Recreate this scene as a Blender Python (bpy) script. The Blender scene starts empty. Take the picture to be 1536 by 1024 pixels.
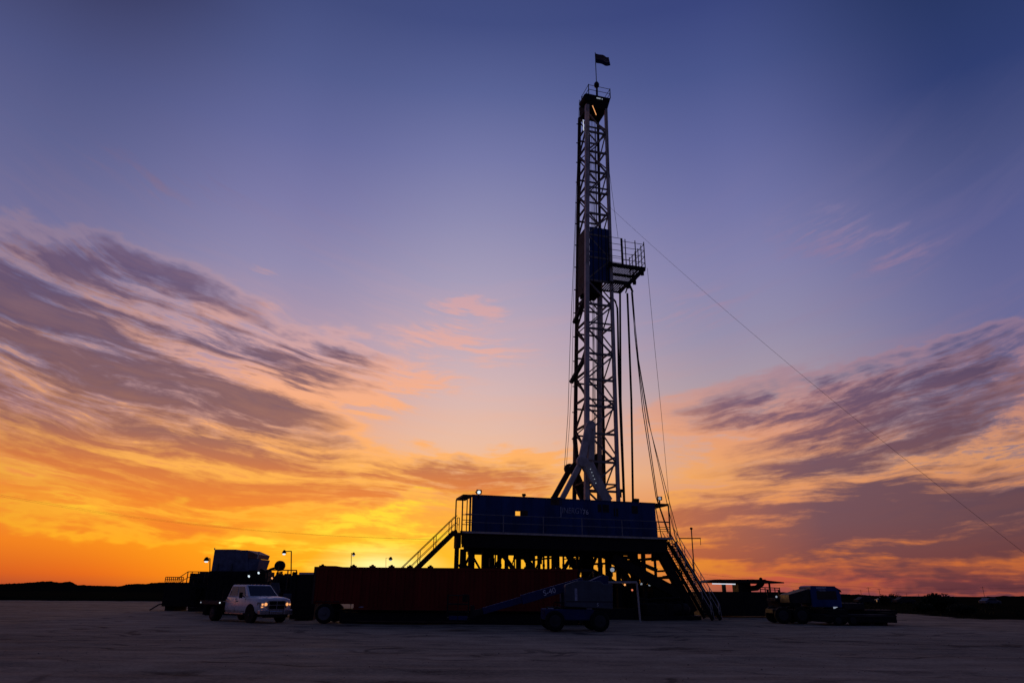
import bpy, bmesh, math, random
from mathutils import Vector, Matrix, noise as mnoise
R = math.radians
random.seed(7)
scene = bpy.context.scene
COL = scene.collection

# ------------------------------------------------------------------ camera
EYE = 1.7
PITCH = math.atan(376 / 1024); ROLL = R(0.5)
_f = Vector((0, math.cos(PITCH), math.sin(PITCH)))
_r0 = Vector((1, 0, 0)); _u0 = _r0.cross(_f)
_r = _r0 * math.cos(ROLL) + _u0 * math.sin(ROLL)
_u = _u0 * math.cos(ROLL) - _r0 * math.sin(ROLL)
cam_d = bpy.data.cameras.new('camera'); cam = bpy.data.objects.new('camera', cam_d); COL.objects.link(cam)
cam_d.lens = 24; cam_d.sensor_width = 36; cam_d.clip_start = 0.1; cam_d.clip_end = 9000
M = Matrix((_r, _u, -_f)).transposed().to_4x4(); M.translation = (0, 0, EYE)
cam.matrix_world = M
scene.camera = cam


def ray(px, py):
    return (_f + _r * ((px - 768) / 1024) - _u * ((py - 512) / 1024))


def azel(px, py):
    d = ray(px, py).normalized()
    return math.degrees(math.atan2(d.x, d.y)), math.degrees(math.asin(d.z))


def gnd(px, Y):                      # ground x of an image column at distance Y
    py = 900
    for _ in range(8):
        d = ray(px, py)
        z = EYE + d.z / d.y * Y
        py += z / Y * 1000
    d = ray(px, py)
    return d.x / d.y * Y


def at(px, py, Y):                   # world point seen at a pixel, at distance Y
    d = ray(px, py)
    return Vector((d.x / d.y * Y, Y, EYE + d.z / d.y * Y))


def lin(c, a=None):
    o = [((v / 255) / 12.92 if v / 255 <= 0.04045 else ((v / 255 + 0.055) / 1.055) ** 2.4) for v in c]
    return (o[0], o[1], o[2], 1.0)


# ------------------------------------------------------------------ node helper
class NT:
    def __init__(s, tree):
        s.t = tree; s.n = tree.nodes; s.l = tree.links

    def new(s, kind, **kw):
        nd = s.n.new(kind)
        for k, v in kw.items(): setattr(nd, k, v)
        return nd

    def put(s, sock, v):
        if isinstance(v, bpy.types.NodeSocket): s.l.new(v, sock)
        elif v is not None: sock.default_value = v

    def m(s, op, a, b=None, c=None, clamp=False):
        nd = s.new('ShaderNodeMath', operation=op, use_clamp=clamp)
        for i, v in enumerate((a, b, c)):
            if v is not None: s.put(nd.inputs[i], v)
        return nd.outputs[0]

    def mix(s, f, a, b, blend='MIX'):
        nd = s.new('ShaderNodeMix', data_type='RGBA', blend_type=blend)
        s.put(nd.inputs[0], f); s.put(nd.inputs[6], a); s.put(nd.inputs[7], b)
        return nd.outputs[2]

    def comb(s, x, y, z=0.0):
        nd = s.new('ShaderNodeCombineXYZ')
        for i, v in enumerate((x, y, z)): s.put(nd.inputs[i], v)
        return nd.outputs[0]

    def noise(s, vec, scale, detail=5, rough=0.55, dist=0.0, color=False):
        nd = s.new('ShaderNodeTexNoise', noise_dimensions='2D')
        s.put(nd.inputs['Vector'], vec); nd.inputs['Scale'].default_value = scale
        nd.inputs['Detail'].default_value = detail; nd.inputs['Roughness'].default_value = rough
        nd.inputs['Distortion'].default_value = dist
        return nd.outputs['Color' if color else 'Fac']

    def ramp(s, fac, stops, interp='LINEAR'):
        nd = s.new('ShaderNodeValToRGB'); cr = nd.color_ramp; cr.interpolation = interp
        while len(cr.elements) > 1: cr.elements.remove(cr.elements[-1])
        cr.elements[0].position = stops[0][0]; cr.elements[0].color = stops[0][1]
        for p_, c_ in stops[1:]:
            e = cr.elements.new(p_); e.color = c_
        s.put(nd.inputs[0], fac)
        return nd.outputs[0]

    def maprange(s, v, a, b, c=0.0, d=1.0, mode='LINEAR'):
        nd = s.new('ShaderNodeMapRange', interpolation_type=mode)
        s.put(nd.inputs[0], v)
        for i, x in enumerate((a, b, c, d)): nd.inputs[i + 1].default_value = x
        return nd.outputs[0]


# ------------------------------------------------------------------ sky
SUN_AZ, SUN_EL = azel(572, 838)


def build_sky():
    w = bpy.data.worlds.new('World'); scene.world = w; w.use_nodes = True
    w.cycles.sampling_method = 'MANUAL'; w.cycles.sample_map_resolution = 512; w.node_tree.nodes.clear(); N = NT(w.node_tree)
    tc = N.new('ShaderNodeTexCoord')
    sx = N.new('ShaderNodeSeparateXYZ'); N.l.new(tc.outputs['Generated'], sx.inputs[0])
    x, y, z = sx.outputs
    az = N.m('MULTIPLY', N.m('ARCTAN2', x, y), 57.29578)
    el = N.m('MULTIPLY', N.m('ARCSINE', z), 57.29578)
    S = N.comb(az, el)
    t = N.maprange(el, 0, 60)                       # ramp parameter, degrees / 60
    E = lambda *rows: [(e / 60, lin(c)) for e, c in rows]
    cols = {
        -40: E((0, (165, 70, 48)), (1, (212, 92, 34)), (3, (240, 125, 30)), (6, (242, 142, 50)), (9, (232, 148, 88)), (12, (186, 142, 148)), (16, (155, 138, 163)),
               (20, (134, 124, 158)), (25, (112, 110, 152)), (30, (94, 98, 143)), (35, (78, 84, 130)), (42, (53, 55, 92)), (60, (40, 48, 86))),
        -20: E((0, (215, 90, 30)), (1, (250, 118, 16)), (3, (254, 150, 15)), (6, (252, 158, 40)), (9, (243, 162, 82)), (12, (226, 166, 138)), (16, (200, 155, 158)),
               (20, (172, 150, 172)), (25, (145, 138, 174)), (30, (124, 122, 167)), (35, (102, 106, 156)), (40, (82, 91, 141)), (45, (66, 76, 125)), (60, (44, 52, 96))),
        -3: E((0, (252, 190, 40)), (3, (252, 182, 40)), (6, (246, 164, 62)), (9, (248, 186, 132)), (12, (231, 186, 163)), (16, (213, 181, 179)),
              (20, (192, 170, 184)), (25, (165, 156, 184)), (30, (141, 139, 177)), (35, (117, 120, 167)), (40, (90, 99, 150)), (45, (66, 77, 129)), (60, (44, 54, 102))),
        20: E((0, (142, 72, 76)), (1, (190, 84, 66)), (3, (236, 128, 52)), (6, (225, 140, 90)), (9, (222, 163, 128)), (12, (206, 160, 148)), (16, (170, 152, 164)),
              (20, (148, 141, 170)), (25, (133, 130, 171)), (30, (114, 116, 165)), (35, (95, 101, 154)), (40, (74, 85, 139)), (45, (58, 69, 124)), (60, (40, 50, 98))),
        40: E((0, (72, 48, 64)), (1.5, (120, 62, 62)), (3, (178, 100, 62)), (6, (160, 112, 102)), (9, (146, 118, 125)), (12, (124, 112, 140)), (16, (108, 106, 150)),
              (20, (102, 103, 150)), (25, (88, 93, 144)), (30, (72, 80, 128)), (35, (47, 61, 112)), (42, (37, 51, 95)), (60, (36, 46, 88))),
    }
    keys = sorted(cols)
    c = N.ramp(t, cols[keys[0]])
    for a, b in zip(keys, keys[1:]):
        c = N.mix(N.maprange(az, a, b, mode='SMOOTHSTEP'), c, N.ramp(t, cols[b]))

    # sunset glow round the sun (behind the horizon)
    def blob(a, e, ra, re, rot=0.0, warp=None, smooth=True):
        mp = N.new('ShaderNodeMapping', vector_type='TEXTURE')
        N.put(mp.inputs['Vector'], warp if warp is not None else S)
        mp.inputs['Location'].default_value = (a, e, 0)
        mp.inputs['Rotation'].default_value = (0, 0, rot)
        mp.inputs['Scale'].default_value = (ra, re, 1)
        g = N.new('ShaderNodeTexGradient', gradient_type='SPHERICAL'); N.l.new(mp.outputs[0], g.inputs[0])
        if not smooth: return g.outputs['Fac']
        g2 = N.m('MULTIPLY', g.outputs['Fac'], g.outputs['Fac'])
        return N.m('MULTIPLY_ADD', g2, N.m('MULTIPLY', g.outputs['Fac'], -2.0), N.m('MULTIPLY', g2, 3.0))   # smoothstep falloff

    # ---- warped streak space: streaks run level near the horizon and climb outwards with height
    aab = N.m('SQRT', N.m('MULTIPLY_ADD', az, az, 40.0))
    v = N.m('SUBTRACT', el, N.m('MULTIPLY', N.m('MULTIPLY', el, aab), 0.0088))
    big = N.noise(N.comb(N.m('MULTIPLY', az, 0.07), N.m('MULTIPLY', v, 0.22)), 1.0, 2, 0.5)
    vw = N.m('ADD', v, N.m('MULTIPLY_ADD', big, 2.0, -1.0))
    def streak(su, sv, seed, detail=5, rough=0.6):
        return N.noise(N.comb(N.m('MULTIPLY_ADD', az, su, seed), N.m('MULTIPLY_ADD', vw, sv, seed * 3.7)), 1.0, detail, rough, 0)
    n1 = streak(0.042, 0.50, 1.7, 6, 0.58)                   # broad streaks
    n2 = streak(0.11, 1.30, 9.3, 7, 0.62)            # fine streaks
    n3 = streak(0.40, 2.3, 5.3, 6, 0.66)             # ripples
    wa = N.m('MULTIPLY_ADD', N.m('SUBTRACT', N.noise(N.comb(N.m('MULTIPLY', az, .22), N.m('MULTIPLY', el, .5)), 1.0, 3, 0.6), .5), 3.0, el)
    SW = N.comb(az, wa)

    def strokes(lst, warp=SW):
        acc = None
        for (x1, y1, x2, y2, hw, wt) in lst:
            a1, e1 = azel(x1, y1); a2, e2 = azel(x2, y2)
            dx, dy = a2 - a1, e2 - e1
            _, eu = azel((x1 + x2) / 2, (y1 + y2) / 2 - hw); _, ed = azel((x1 + x2) / 2, (y1 + y2) / 2 + hw)
            g = blob((a1 + a2) / 2, (e1 + e2) / 2, math.hypot(dx, dy) / 2 * 1.45, (eu - ed) / 2 * 2.0, math.atan2(dy, dx), warp, False)
            g = N.m('MULTIPLY', g, wt)
            acc = g if acc is None else N.m('ADD', acc, g)
        return acc

    DARK = [  # pixel ends of the long axis, half thickness, weight
        (-160, 372, 330, 475, 50, .85), (-160, 440, 420, 570, 90, .75), (-120, 500, 300, 545, 30, .4), (-160, 590, 460, 640, 70, 1.0), (200, 540, 560, 590, 40, .4),
        (400, 525, 620, 545, 26, .55), (-80, 725, 500, 740, 34, .85), (330, 705, 760, 735, 36, .8), (620, 715, 900, 735, 26, .6), (100, 790, 480, 800, 14, .35),
        (1120, 640, 1700, 490, 34, .95), (980, 640, 1300, 575, 30, .5), (1100, 700, 1700, 600, 26, 1.0), (1150, 725, 1700, 655, 18, .8),
        (950, 800, 1800, 750, 46, 1.4), (1150, 872, 1800, 866, 14, .8),
    ]
    LIT = [
        (370, 605, 640, 575, 40, .8), (380, 565, 720, 575, 26, .6), (270, 458, 380, 474, 15, .9), (640, 458, 755, 468, 13, 1.2),
        (570, 492, 800, 530, 20, .75), (370, 458, 440, 470, 10, .5), (370, 402, 420, 414, 8, .5), (-160, 660, 440, 700, 44, .7), (260, 690, 900, 695, 24, .6),
        (720, 700, 880, 680, 20, .6), (0, 420, 300, 500, 50, .25), (-40, 470, 140, 505, 18, .5),
        (1130, 355, 1300, 325, 26, .5), (1200, 375, 1440, 375, 30, .55), (940, 480, 1150, 440, 24, .35), (40, 200, 400, 320, 40, .25), (60, 40, 500, 120, 70, .12),
        (980, 650, 1300, 620, 40, .7), (990, 715, 1300, 680, 40, .7), (1100, 755, 1560, 700, 22, .6), (1200, 610, 1540, 530, 16, .4),
    ]
    solid = strokes([(980, 806, 1800, 775, 30, .45), (1300, 560, 1700, 520, 40, .2), (-160, 380, 260, 440, 50, .15), (1250, 873, 1800, 868, 10, .3)])
    dk = N.m('MINIMUM', strokes(DARK), 0.72); lt = N.m('MINIMUM', strokes(LIT), 0.8)
    # densities
    nz = N.m('ADD', N.m('MULTIPLY_ADD', n1, 2.7, -1.35), N.m('ADD', N.m('MULTIPLY_ADD', n2, 1.5, -0.75), N.m('MULTIPLY_ADD', n3, 0.85, -0.42)))
    dd = N.m('ADD', dk, N.m('MULTIPLY', nz, N.m('MULTIPLY_ADD', dk, 1.5, 0.05, clamp=True)))
    dd = N.m('ADD', dd, solid)
    dD = N.maprange(dd, 0.18, 0.95, mode='SMOOTHSTEP')
    nz2 = N.m('ADD', N.m('MULTIPLY_ADD', n2, 1.8, -0.9), N.m('MULTIPLY_ADD', n3, 1.2, -0.6))
    ll = N.m('ADD', N.m('MULTIPLY_ADD', dk, 0.5, N.m('MULTIPLY', lt, .8)), N.m('MULTIPLY', nz2, N.m('MULTIPLY_ADD', N.m('MAXIMUM', dk, lt), 2.2, 0.03)))
    dL = N.maprange(ll, 0.10, 0.80, mode='SMOOTHSTEP')
    rim = N.m('MULTIPLY', N.maprange(dd, 0.02, 0.24, mode='SMOOTHSTEP'), N.maprange(dd, 0.62, 0.26, mode='SMOOTHSTEP'))
    dL = N.m('MAXIMUM', dL, N.m('MULTIPLY', rim, N.maprange(el, 26, 12, 0.25, 0.9)))
    # colours
    litL = N.ramp(t, E((0, (255, 150, 30)), (3, (255, 176, 30)), (6, (255, 178, 52)), (9, (255, 178, 80)), (12, (255, 174, 104)), (15, (248, 174, 130)), (19, (230, 172, 158)),
                       (24, (204, 162, 170)), (32, (128, 108, 156)), (50, (84, 76, 124))))
    litR = N.ramp(t, E((0, (165, 78, 66)), (3, (226, 122, 52)), (6, (226, 140, 88)), (9, (236, 160, 104)), (12, (222, 150, 120)), (16, (172, 130, 142)), (22, (150, 124, 158)),
                       (28, (138, 126, 166)), (50, (70, 74, 130))))
    drkL = N.ramp(t, E((0, (220, 90, 30)), (3, (240, 120, 32)), (6, (238, 126, 40)), (8.5, (208, 114, 62)), (11, (142, 92, 90)), (14, (108, 78, 92)), (18, (92, 73, 100)), (25, (90, 78, 118)), (50, (60, 60, 100))))
    drkR = N.ramp(t, E((0, (96, 52, 64)), (2, (116, 66, 72)), (5, (108, 75, 88)), (8, (104, 76, 94)), (11, (106, 76, 98)), (16, (90, 78, 116)), (25, (80, 80, 130)), (50, (60, 60, 100))))
    side = N.maprange(az, 0, 24)
    edge = N.m('MULTIPLY', N.m('MULTIPLY_ADD', N.maprange(az, 12, 40), -0.14, 1.0), N.maprange(N.m('ADD', N.m('MULTIPLY', az, -1), el), 36, 58, 1.0, 0.66))
    lit = N.mix(side, litL, litR); lit = N.mix(1.0, lit, N.comb(edge, edge, edge), 'MULTIPLY')
    drk = N.mix(side, drkL, drkR)
    edgeD = N.m('MULTIPLY_ADD', N.maprange(az, 20, 42), -0.40, 1.0)
    drk = N.mix(1.0, drk, N.comb(edgeD, edgeD, edgeD), 'MULTIPLY')
    # glow
    c = N.mix(N.m('MULTIPLY', blob(SUN_AZ - 3, 1.0, 19, 6.5), 0.58), c, lin((255, 190, 22)))
    c = N.mix(N.m('MULTIPLY', dL, 0.92), c, lit)
    c = N.mix(N.m('MULTIPLY', dD, 0.93), c, drk)
    veil = N.m('MULTIPLY', N.maprange(N.m('MULTIPLY_ADD', n1, .55, N.m('MULTIPLY', n2, .45)), 0.46, 0.74), N.m('MULTIPLY', N.maprange(el, 8, 14, 0.0, 0.20), N.maprange(el, 36, 24)))
    c = N.mix(veil, c, lit)
    # bright thin streaks low in front of the glow
    yl = strokes([(420, 792, 630, 782, 12, .6), (380, 832, 690, 822, 16, .5), (470, 765, 600, 760, 7, .4), (560, 806, 700, 800, 7, .5), (300, 825, 440, 812, 8, .6), (560, 752, 720, 742, 9, .5),
                  (530, 770, 640, 765, 8, .4), (0, 745, 260, 800, 7, .35), (200, 755, 420, 795, 10, .3)])
    yy = N.maprange(N.m('ADD', yl, N.m('MULTIPLY', nz2, N.m('MULTIPLY', yl, 2.4))), 0.12, 0.75, mode='SMOOTHSTEP')
    c = N.mix(N.m('MULTIPLY', yy, 0.85), c, lin((255, 218, 48)))
    cb = blob(SUN_AZ, 1.6, 7.5, 2.8); core = N.m('MULTIPLY', cb, N.m('MULTIPLY_ADD', n2, 1.6, 0.2))
    c = N.mix(N.m('MULTIPLY', N.maprange(core, 0.1, 1.1), 0.95), c, (1.0, .86, .22, 1))
    hot = blob(SUN_AZ, 1.5, 3.6, 1.5)
    c = N.mix(N.m('MULTIPLY', hot, 0.8), c, (1.15, 1.0, .45, 1))

    # behind the camera: the blue of dusk
    back = N.ramp(t, E((0, (50, 44, 62)), (6, (62, 54, 78)), (15, (52, 54, 88)), (30, (42, 50, 90)), (60, (36, 46, 86))))
    absaz = N.m('ABSOLUTE', az)
    c = N.mix(N.maprange(absaz, 44, 95, mode='SMOOTHSTEP'), c, back)
    c = N.mix(N.maprange(el, 46, 85), c, lin((34, 44, 84)))
    c = N.mix(N.maprange(el, -0.3, -3), c, lin((30, 24, 26)))

    # the physical sky itself, at its dusk strength, under the cloud colours
    sky = N.new('ShaderNodeTexSky', sky_type='NISHITA'); sky.sun_disc = False
    sky.sun_elevation = R(SUN_EL); sky.sun_rotation = R(SUN_AZ)
    sky.dust_density = 2.0; sky.ozone_density = 3.0
    bg1 = N.new('ShaderNodeBackground'); N.l.new(sky.outputs[0], bg1.inputs[0]); bg1.inputs[1].default_value = 0.004
    bg2 = N.new('ShaderNodeBackground'); N.l.new(c, bg2.inputs[0]); bg2.inputs[1].default_value = 1.0
    add = N.new('ShaderNodeAddShader'); N.l.new(bg1.outputs[0], add.inputs[0]); N.l.new(bg2.outputs[0], add.inputs[1])
    out = N.new('ShaderNodeOutputWorld'); N.l.new(add.outputs[0], out.inputs[0])


build_sky()
sun_d = bpy.data.lights.new('sun', 'SUN'); sun_d.energy = 0.25; sun_d.angle = R(2.5); sun_d.color = (1.0, 0.5, 0.2)
sun = bpy.data.objects.new('sun', sun_d); COL.objects.link(sun)
_sd = Vector((math.sin(R(SUN_AZ)) * math.cos(R(SUN_EL)), math.cos(R(SUN_AZ)) * math.cos(R(SUN_EL)), math.sin(R(SUN_EL))))
sun.rotation_euler = _sd.to_track_quat('Z', 'Y').to_euler()
vs = scene.view_settings
vs.view_transform = 'Standard'; vs.look = 'None'; vs.exposure = 0.0; vs.gamma = 1.0; vs.use_curve_mapping = False

# ------------------------------------------------------------------ materials
MATS = {}


def mat(name, col, rough=0.6, metal=0.0, var=0.35, scale=3.0, spec=0.4, emit=None, estr=0.0, bump=0.0, streaks=0.0):
    m = bpy.data.materials.new(name); m.use_nodes = True
    N = NT(m.node_tree); b = m.node_tree.nodes['Principled BSDF']
    tc = N.new('ShaderNodeTexCoord')
    mp = N.new('ShaderNodeMapping'); N.l.new(tc.outputs['Object'], mp.inputs[0])
    nz = N.new('ShaderNodeTexNoise'); nz.inputs['Scale'].default_value = scale; nz.inputs['Detail'].default_value = 4
    nz.inputs['Roughness'].default_value = 0.65
    N.l.new(mp.outputs[0], nz.inputs['Vector'])
    if streaks: mp.inputs['Scale'].default_value = (1, 1, streaks)
    f = N.maprange(nz.outputs['Fac'], 0.3, 0.7, 1 - var, 1 + var)
    c = N.mix(1.0, (col[0], col[1], col[2], 1), N.comb(f, f, f), 'MULTIPLY')
    N.l.new(c, b.inputs['Base Color'])
    b.inputs['Roughness'].default_value = rough; b.inputs['Metallic'].default_value = metal
    b.inputs['Specular IOR Level'].default_value = spec
    r_ = N.maprange(nz.outputs['Fac'], 0.3, 0.7, max(0.05, rough - 0.1), min(1, rough + 0.12)); N.l.new(r_, b.inputs['Roughness'])
    if emit:
        b.inputs['Emission Color'].default_value = (*emit, 1); b.inputs['Emission Strength'].default_value = estr
    if bump:
        bp = N.new('ShaderNodeBump'); bp.inputs['Strength'].default_value = bump; bp.inputs['Distance'].default_value = 0.02
        N.l.new(nz.outputs['Fac'], bp.inputs['Height']); N.l.new(bp.outputs[0], b.inputs['Normal'])
    MATS[name] = m
    return m


mat('black_steel', (0.018, 0.016, 0.016), 0.75, var=0.5, spec=0.15)
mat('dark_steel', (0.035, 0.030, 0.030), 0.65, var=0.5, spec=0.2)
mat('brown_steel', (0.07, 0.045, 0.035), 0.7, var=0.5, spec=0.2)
mat('grey_steel', (0.52, 0.47, 0.41), 0.55, var=0.3, spec=0.3, streaks=0.3)
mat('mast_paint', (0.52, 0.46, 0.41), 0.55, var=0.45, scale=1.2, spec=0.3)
mat('rail_paint', (0.25, 0.24, 0.25), 0.5, spec=0.3)
mat('blue_panel', (0.018, 0.055, 0.19), 0.6, var=0.45, scale=0.9, spec=0.25, streaks=0.3)
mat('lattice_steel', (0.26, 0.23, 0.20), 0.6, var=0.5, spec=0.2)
mat('blue_paint', (0.008, 0.022, 0.11), 0.45, var=0.25, spec=0.35)
mat('red_paint', (0.20, 0.020, 0.012), 0.7, var=0.35, scale=1.4, spec=0.15, streaks=0.25)
mat('white_paint', (0.86, 0.84, 0.80), 0.28, var=0.06, spec=0.5)
mat('grey_paint', (0.07, 0.085, 0.11), 0.45, var=0.25, spec=0.4)
mat('slate_panel', (0.12, 0.14, 0.22), 0.6, var=0.35, spec=0.3)
mat('rubber', (0.012, 0.012, 0.012), 0.85, var=0.3, spec=0.2)
mat('dull_rim', (0.035, 0.035, 0.04), 0.6, spec=0.2)
mat('sunset_lit_panel', (0.22, 0.10, 0.09), 0.6)  # reddish sunset light on the bin's end, put into the base colour
mat('rim_metal', (0.10, 0.10, 0.11), 0.4, 0.3, spec=0.4)
mat('glass', (0.012, 0.014, 0.022), 0.12, var=0.1, spec=0.5)
mat('cable', (0.02, 0.018, 0.018), 0.7, spec=0.15)
mat('chrome', (0.45, 0.45, 0.47), 0.25, 0.9, var=0.1)
mat('lettering_white', (0.82, 0.82, 0.84), 0.6, var=0.15)
mat('lettering_faded', (0.38, 0.40, 0.50), 0.7, var=0.35, scale=5)
mat('flag_upper', (0.13, 0.10, 0.10), 0.9, var=0.3, spec=0.1)
mat('flag_light', (0.25, 0.22, 0.24), 0.9, var=0.2, spec=0.1)
mat('flag_cloth', (0.020, 0.022, 0.055), 0.9, var=0.3, spec=0.1)
mat('lamp_white', (0.8, 0.85, 0.9), 0.4, var=0.0, emit=(0.80, 0.93, 1.0), estr=1.0)
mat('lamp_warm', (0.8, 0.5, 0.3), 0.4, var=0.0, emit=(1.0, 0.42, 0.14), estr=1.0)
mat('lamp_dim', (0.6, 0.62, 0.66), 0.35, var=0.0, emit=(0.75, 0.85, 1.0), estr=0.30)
mat('lamp_red', (0.5, 0.1, 0.05), 0.4, var=0.0, emit=(1.0, 0.25, 0.12), estr=0.8)
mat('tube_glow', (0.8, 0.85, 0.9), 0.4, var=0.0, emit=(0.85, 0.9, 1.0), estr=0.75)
mat('foliage', (0.020, 0.026, 0.012), 0.9, var=0.5, spec=0.1)
mat('bark', (0.03, 0.025, 0.02), 0.9, var=0.4, spec=0.1)


# ------------------------------------------------------------------ mesh builder
class MB:
    def __init__(s): s.bm = bmesh.new()

    def hull(s, pts8):
        """eight corners: bottom ring 0-3 ccw, top ring 4-7"""
        v = [s.bm.verts.new(p) for p in pts8]
        for f in ((3, 2, 1, 0), (4, 5, 6, 7), (0, 1, 5, 4), (1, 2, 6, 5), (2, 3, 7, 6), (3, 0, 4, 7)):
            s.bm.faces.new([v[i] for i in f])
        return s

    def box(s, a, b):
        x0, y0, z0 = a; x1, y1, z1 = b
        return s.hull([(x0, y0, z0), (x1, y0, z0), (x1, y1, z0), (x0, y1, z0), (x0, y0, z1), (x1, y0, z1), (x1, y1, z1), (x0, y1, z1)])

    def bar(s, p, q, w, h=None, up=(0, 0, 1)):
        p, q = Vector(p), Vector(q); h = h or w
        d = (q - p).normalized(); up = Vector(up)
        if abs(d.dot(up)) > 0.98: up = Vector((0, 1, 0))
        a = d.cross(up).normalized() * (w / 2); b = a.cross(d).normalized() * (h / 2)
        return s.hull([p - a - b, p + a - b, p + a + b, p - a + b, q - a - b, q + a - b, q + a + b, q - a + b])

    def tube(s, pts, r, n=6, r2=None, caps=True):
        pts = [Vector(p) for p in pts]; rings = []
        for i, p in enumerate(pts):
            d = (pts[min(i + 1, len(pts) - 1)] - pts[max(i - 1, 0)]).normalized()
            up = Vector((0, 0, 1)) if abs(d.z) < 0.95 else Vector((0, 1, 0))
            a = d.cross(up).normalized(); b = a.cross(d).normalized()
            t = i / max(1, len(pts) - 1); rr = r + ((r2 if r2 is not None else r) - r) * t
            rings.append([s.bm.verts.new(p + (a * math.cos(k * 2 * math.pi / n) + b * math.sin(k * 2 * math.pi / n)) * rr) for k in range(n)])
        for A, B in zip(rings, rings[1:]):
            for k in range(n):
                s.bm.faces.new((A[k], A[(k + 1) % n], B[(k + 1) % n], B[k]))
        if caps:
            s.bm.faces.new(list(reversed(rings[0]))); s.bm.faces.new(rings[-1])
        return s

    def lathe(s, c, axis, prof, n=24):
        """prof: list of (distance along axis, radius)"""
        c = Vector(c); d = Vector(axis).normalized()
        up = Vector((0, 0, 1)) if abs(d.z) < 0.9 else Vector((0, 1, 0))
        a = d.cross(up).normalized(); b = a.cross(d).normalized(); rings = []
        for t, r in prof:
            r = max(r, 0.001)
            rings.append([s.bm.verts.new(c + d * t + (a * math.cos(k * 2 * math.pi / n) + b * math.sin(k * 2 * math.pi / n)) * r) for k in range(n)])
        for A, B in zip(rings, rings[1:]):
            for k in range(n): s.bm.faces.new((A[k], A[(k + 1) % n], B[(k + 1) % n], B[k]))
        s.bm.faces.new(list(reversed(rings[0]))); s.bm.faces.new(rings[-1])
        return s

    def prism(s, poly, y0, y1):
        """(x, z) outline extruded along y"""
        A = [s.bm.verts.new((x, y0, z)) for x, z in poly]; B = [s.bm.verts.new((x, y1, z)) for x, z in poly]
        n = len(poly)
        s.bm.faces.new(A); s.bm.faces.new(list(reversed(B)))
        for i in range(n): s.bm.faces.new((A[i], B[i], B[(i + 1) % n], A[(i + 1) % n]))
        return s

    def build(s, name, m, parent=None, bevel=0.0, smooth=False, loc=None, rot=None):
        bmesh.ops.recalc_face_normals(s.bm, faces=s.bm.faces)
        me = bpy.data.meshes.new(name); s.bm.to_mesh(me); s.bm.free()
        me.materials.append(MATS[m] if isinstance(m, str) else m)
        if smooth:
            for p in me.polygons: p.use_smooth = True
        o = bpy.data.objects.new(name, me); COL.objects.link(o)
        if parent is not None: o.parent = parent
        if loc is not None: o.location = loc
        if rot is not None: o.rotation_euler = rot
        if bevel:
            md = o.modifiers.new('bevel', 'BEVEL'); md.width = bevel; md.segments = 2; md.limit_method = 'ANGLE'
        return o


def tag(o, label=None, cat=None, group=None, kind=None):
    if label: o['label'] = label
    if cat: o['category'] = cat
    if group: o['group'] = group
    if kind: o['kind'] = kind
    return o


def empty(name, loc=(0, 0, 0), rz=0.0, label=None, cat=None, group=None):
    o = bpy.data.objects.new(name, None); COL.objects.link(o); o.empty_display_size = 0.2
    o.location = loc; o.rotation_euler = (0, 0, rz)
    return tag(o, label, cat, group)


def text(name, body, size, m, parent, loc, rot, ext=0.004, shear=0.0, sx=1.0):
    cu = bpy.data.curves.new(name, 'FONT'); cu.body = body; cu.size = size; cu.extrude = ext; cu.shear = shear
    cu.align_x = 'CENTER'; cu.align_y = 'CENTER'
    t_ = bpy.data.objects.new('t', cu); COL.objects.link(t_); bpy.context.view_layer.update()
    me = bpy.data.meshes.new_from_object(t_.evaluated_get(bpy.context.evaluated_depsgraph_get())); bpy.data.objects.remove(t_)
    me.materials.clear(); me.materials.append(MATS[m]); o = bpy.data.objects.new(name, me); COL.objects.link(o)
    o.parent = parent; o.location = loc; o.rotation_euler = rot; o.scale = (sx, 1, 1)
    return o


def xz_at(px, Y, z):
    """world x of an image column for a point at distance Y and height z"""
    lo, hi = -3000, 1400
    for _ in range(60):
        mid = (lo + hi) / 2
        d = ray(px, mid)
        if EYE + d.z / d.y * Y > z: lo = mid
        else: hi = mid
    d = ray(px, (lo + hi) / 2)
    return d.x / d.y * Y


def sag(p, q, drop, n=24):
    p, q = Vector(p), Vector(q)
    return [p.lerp(q, i / n) + Vector((0, 0, -4 * drop * (i / n) * (1 - i / n))) for i in range(n + 1)]

# ------------------------------------------------------------------ ground, pad, hills
def fbm(x, y, o=4):
    return mnoise.fractal(Vector((x, y, 0)), 0.9, 2.0, o)


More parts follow.
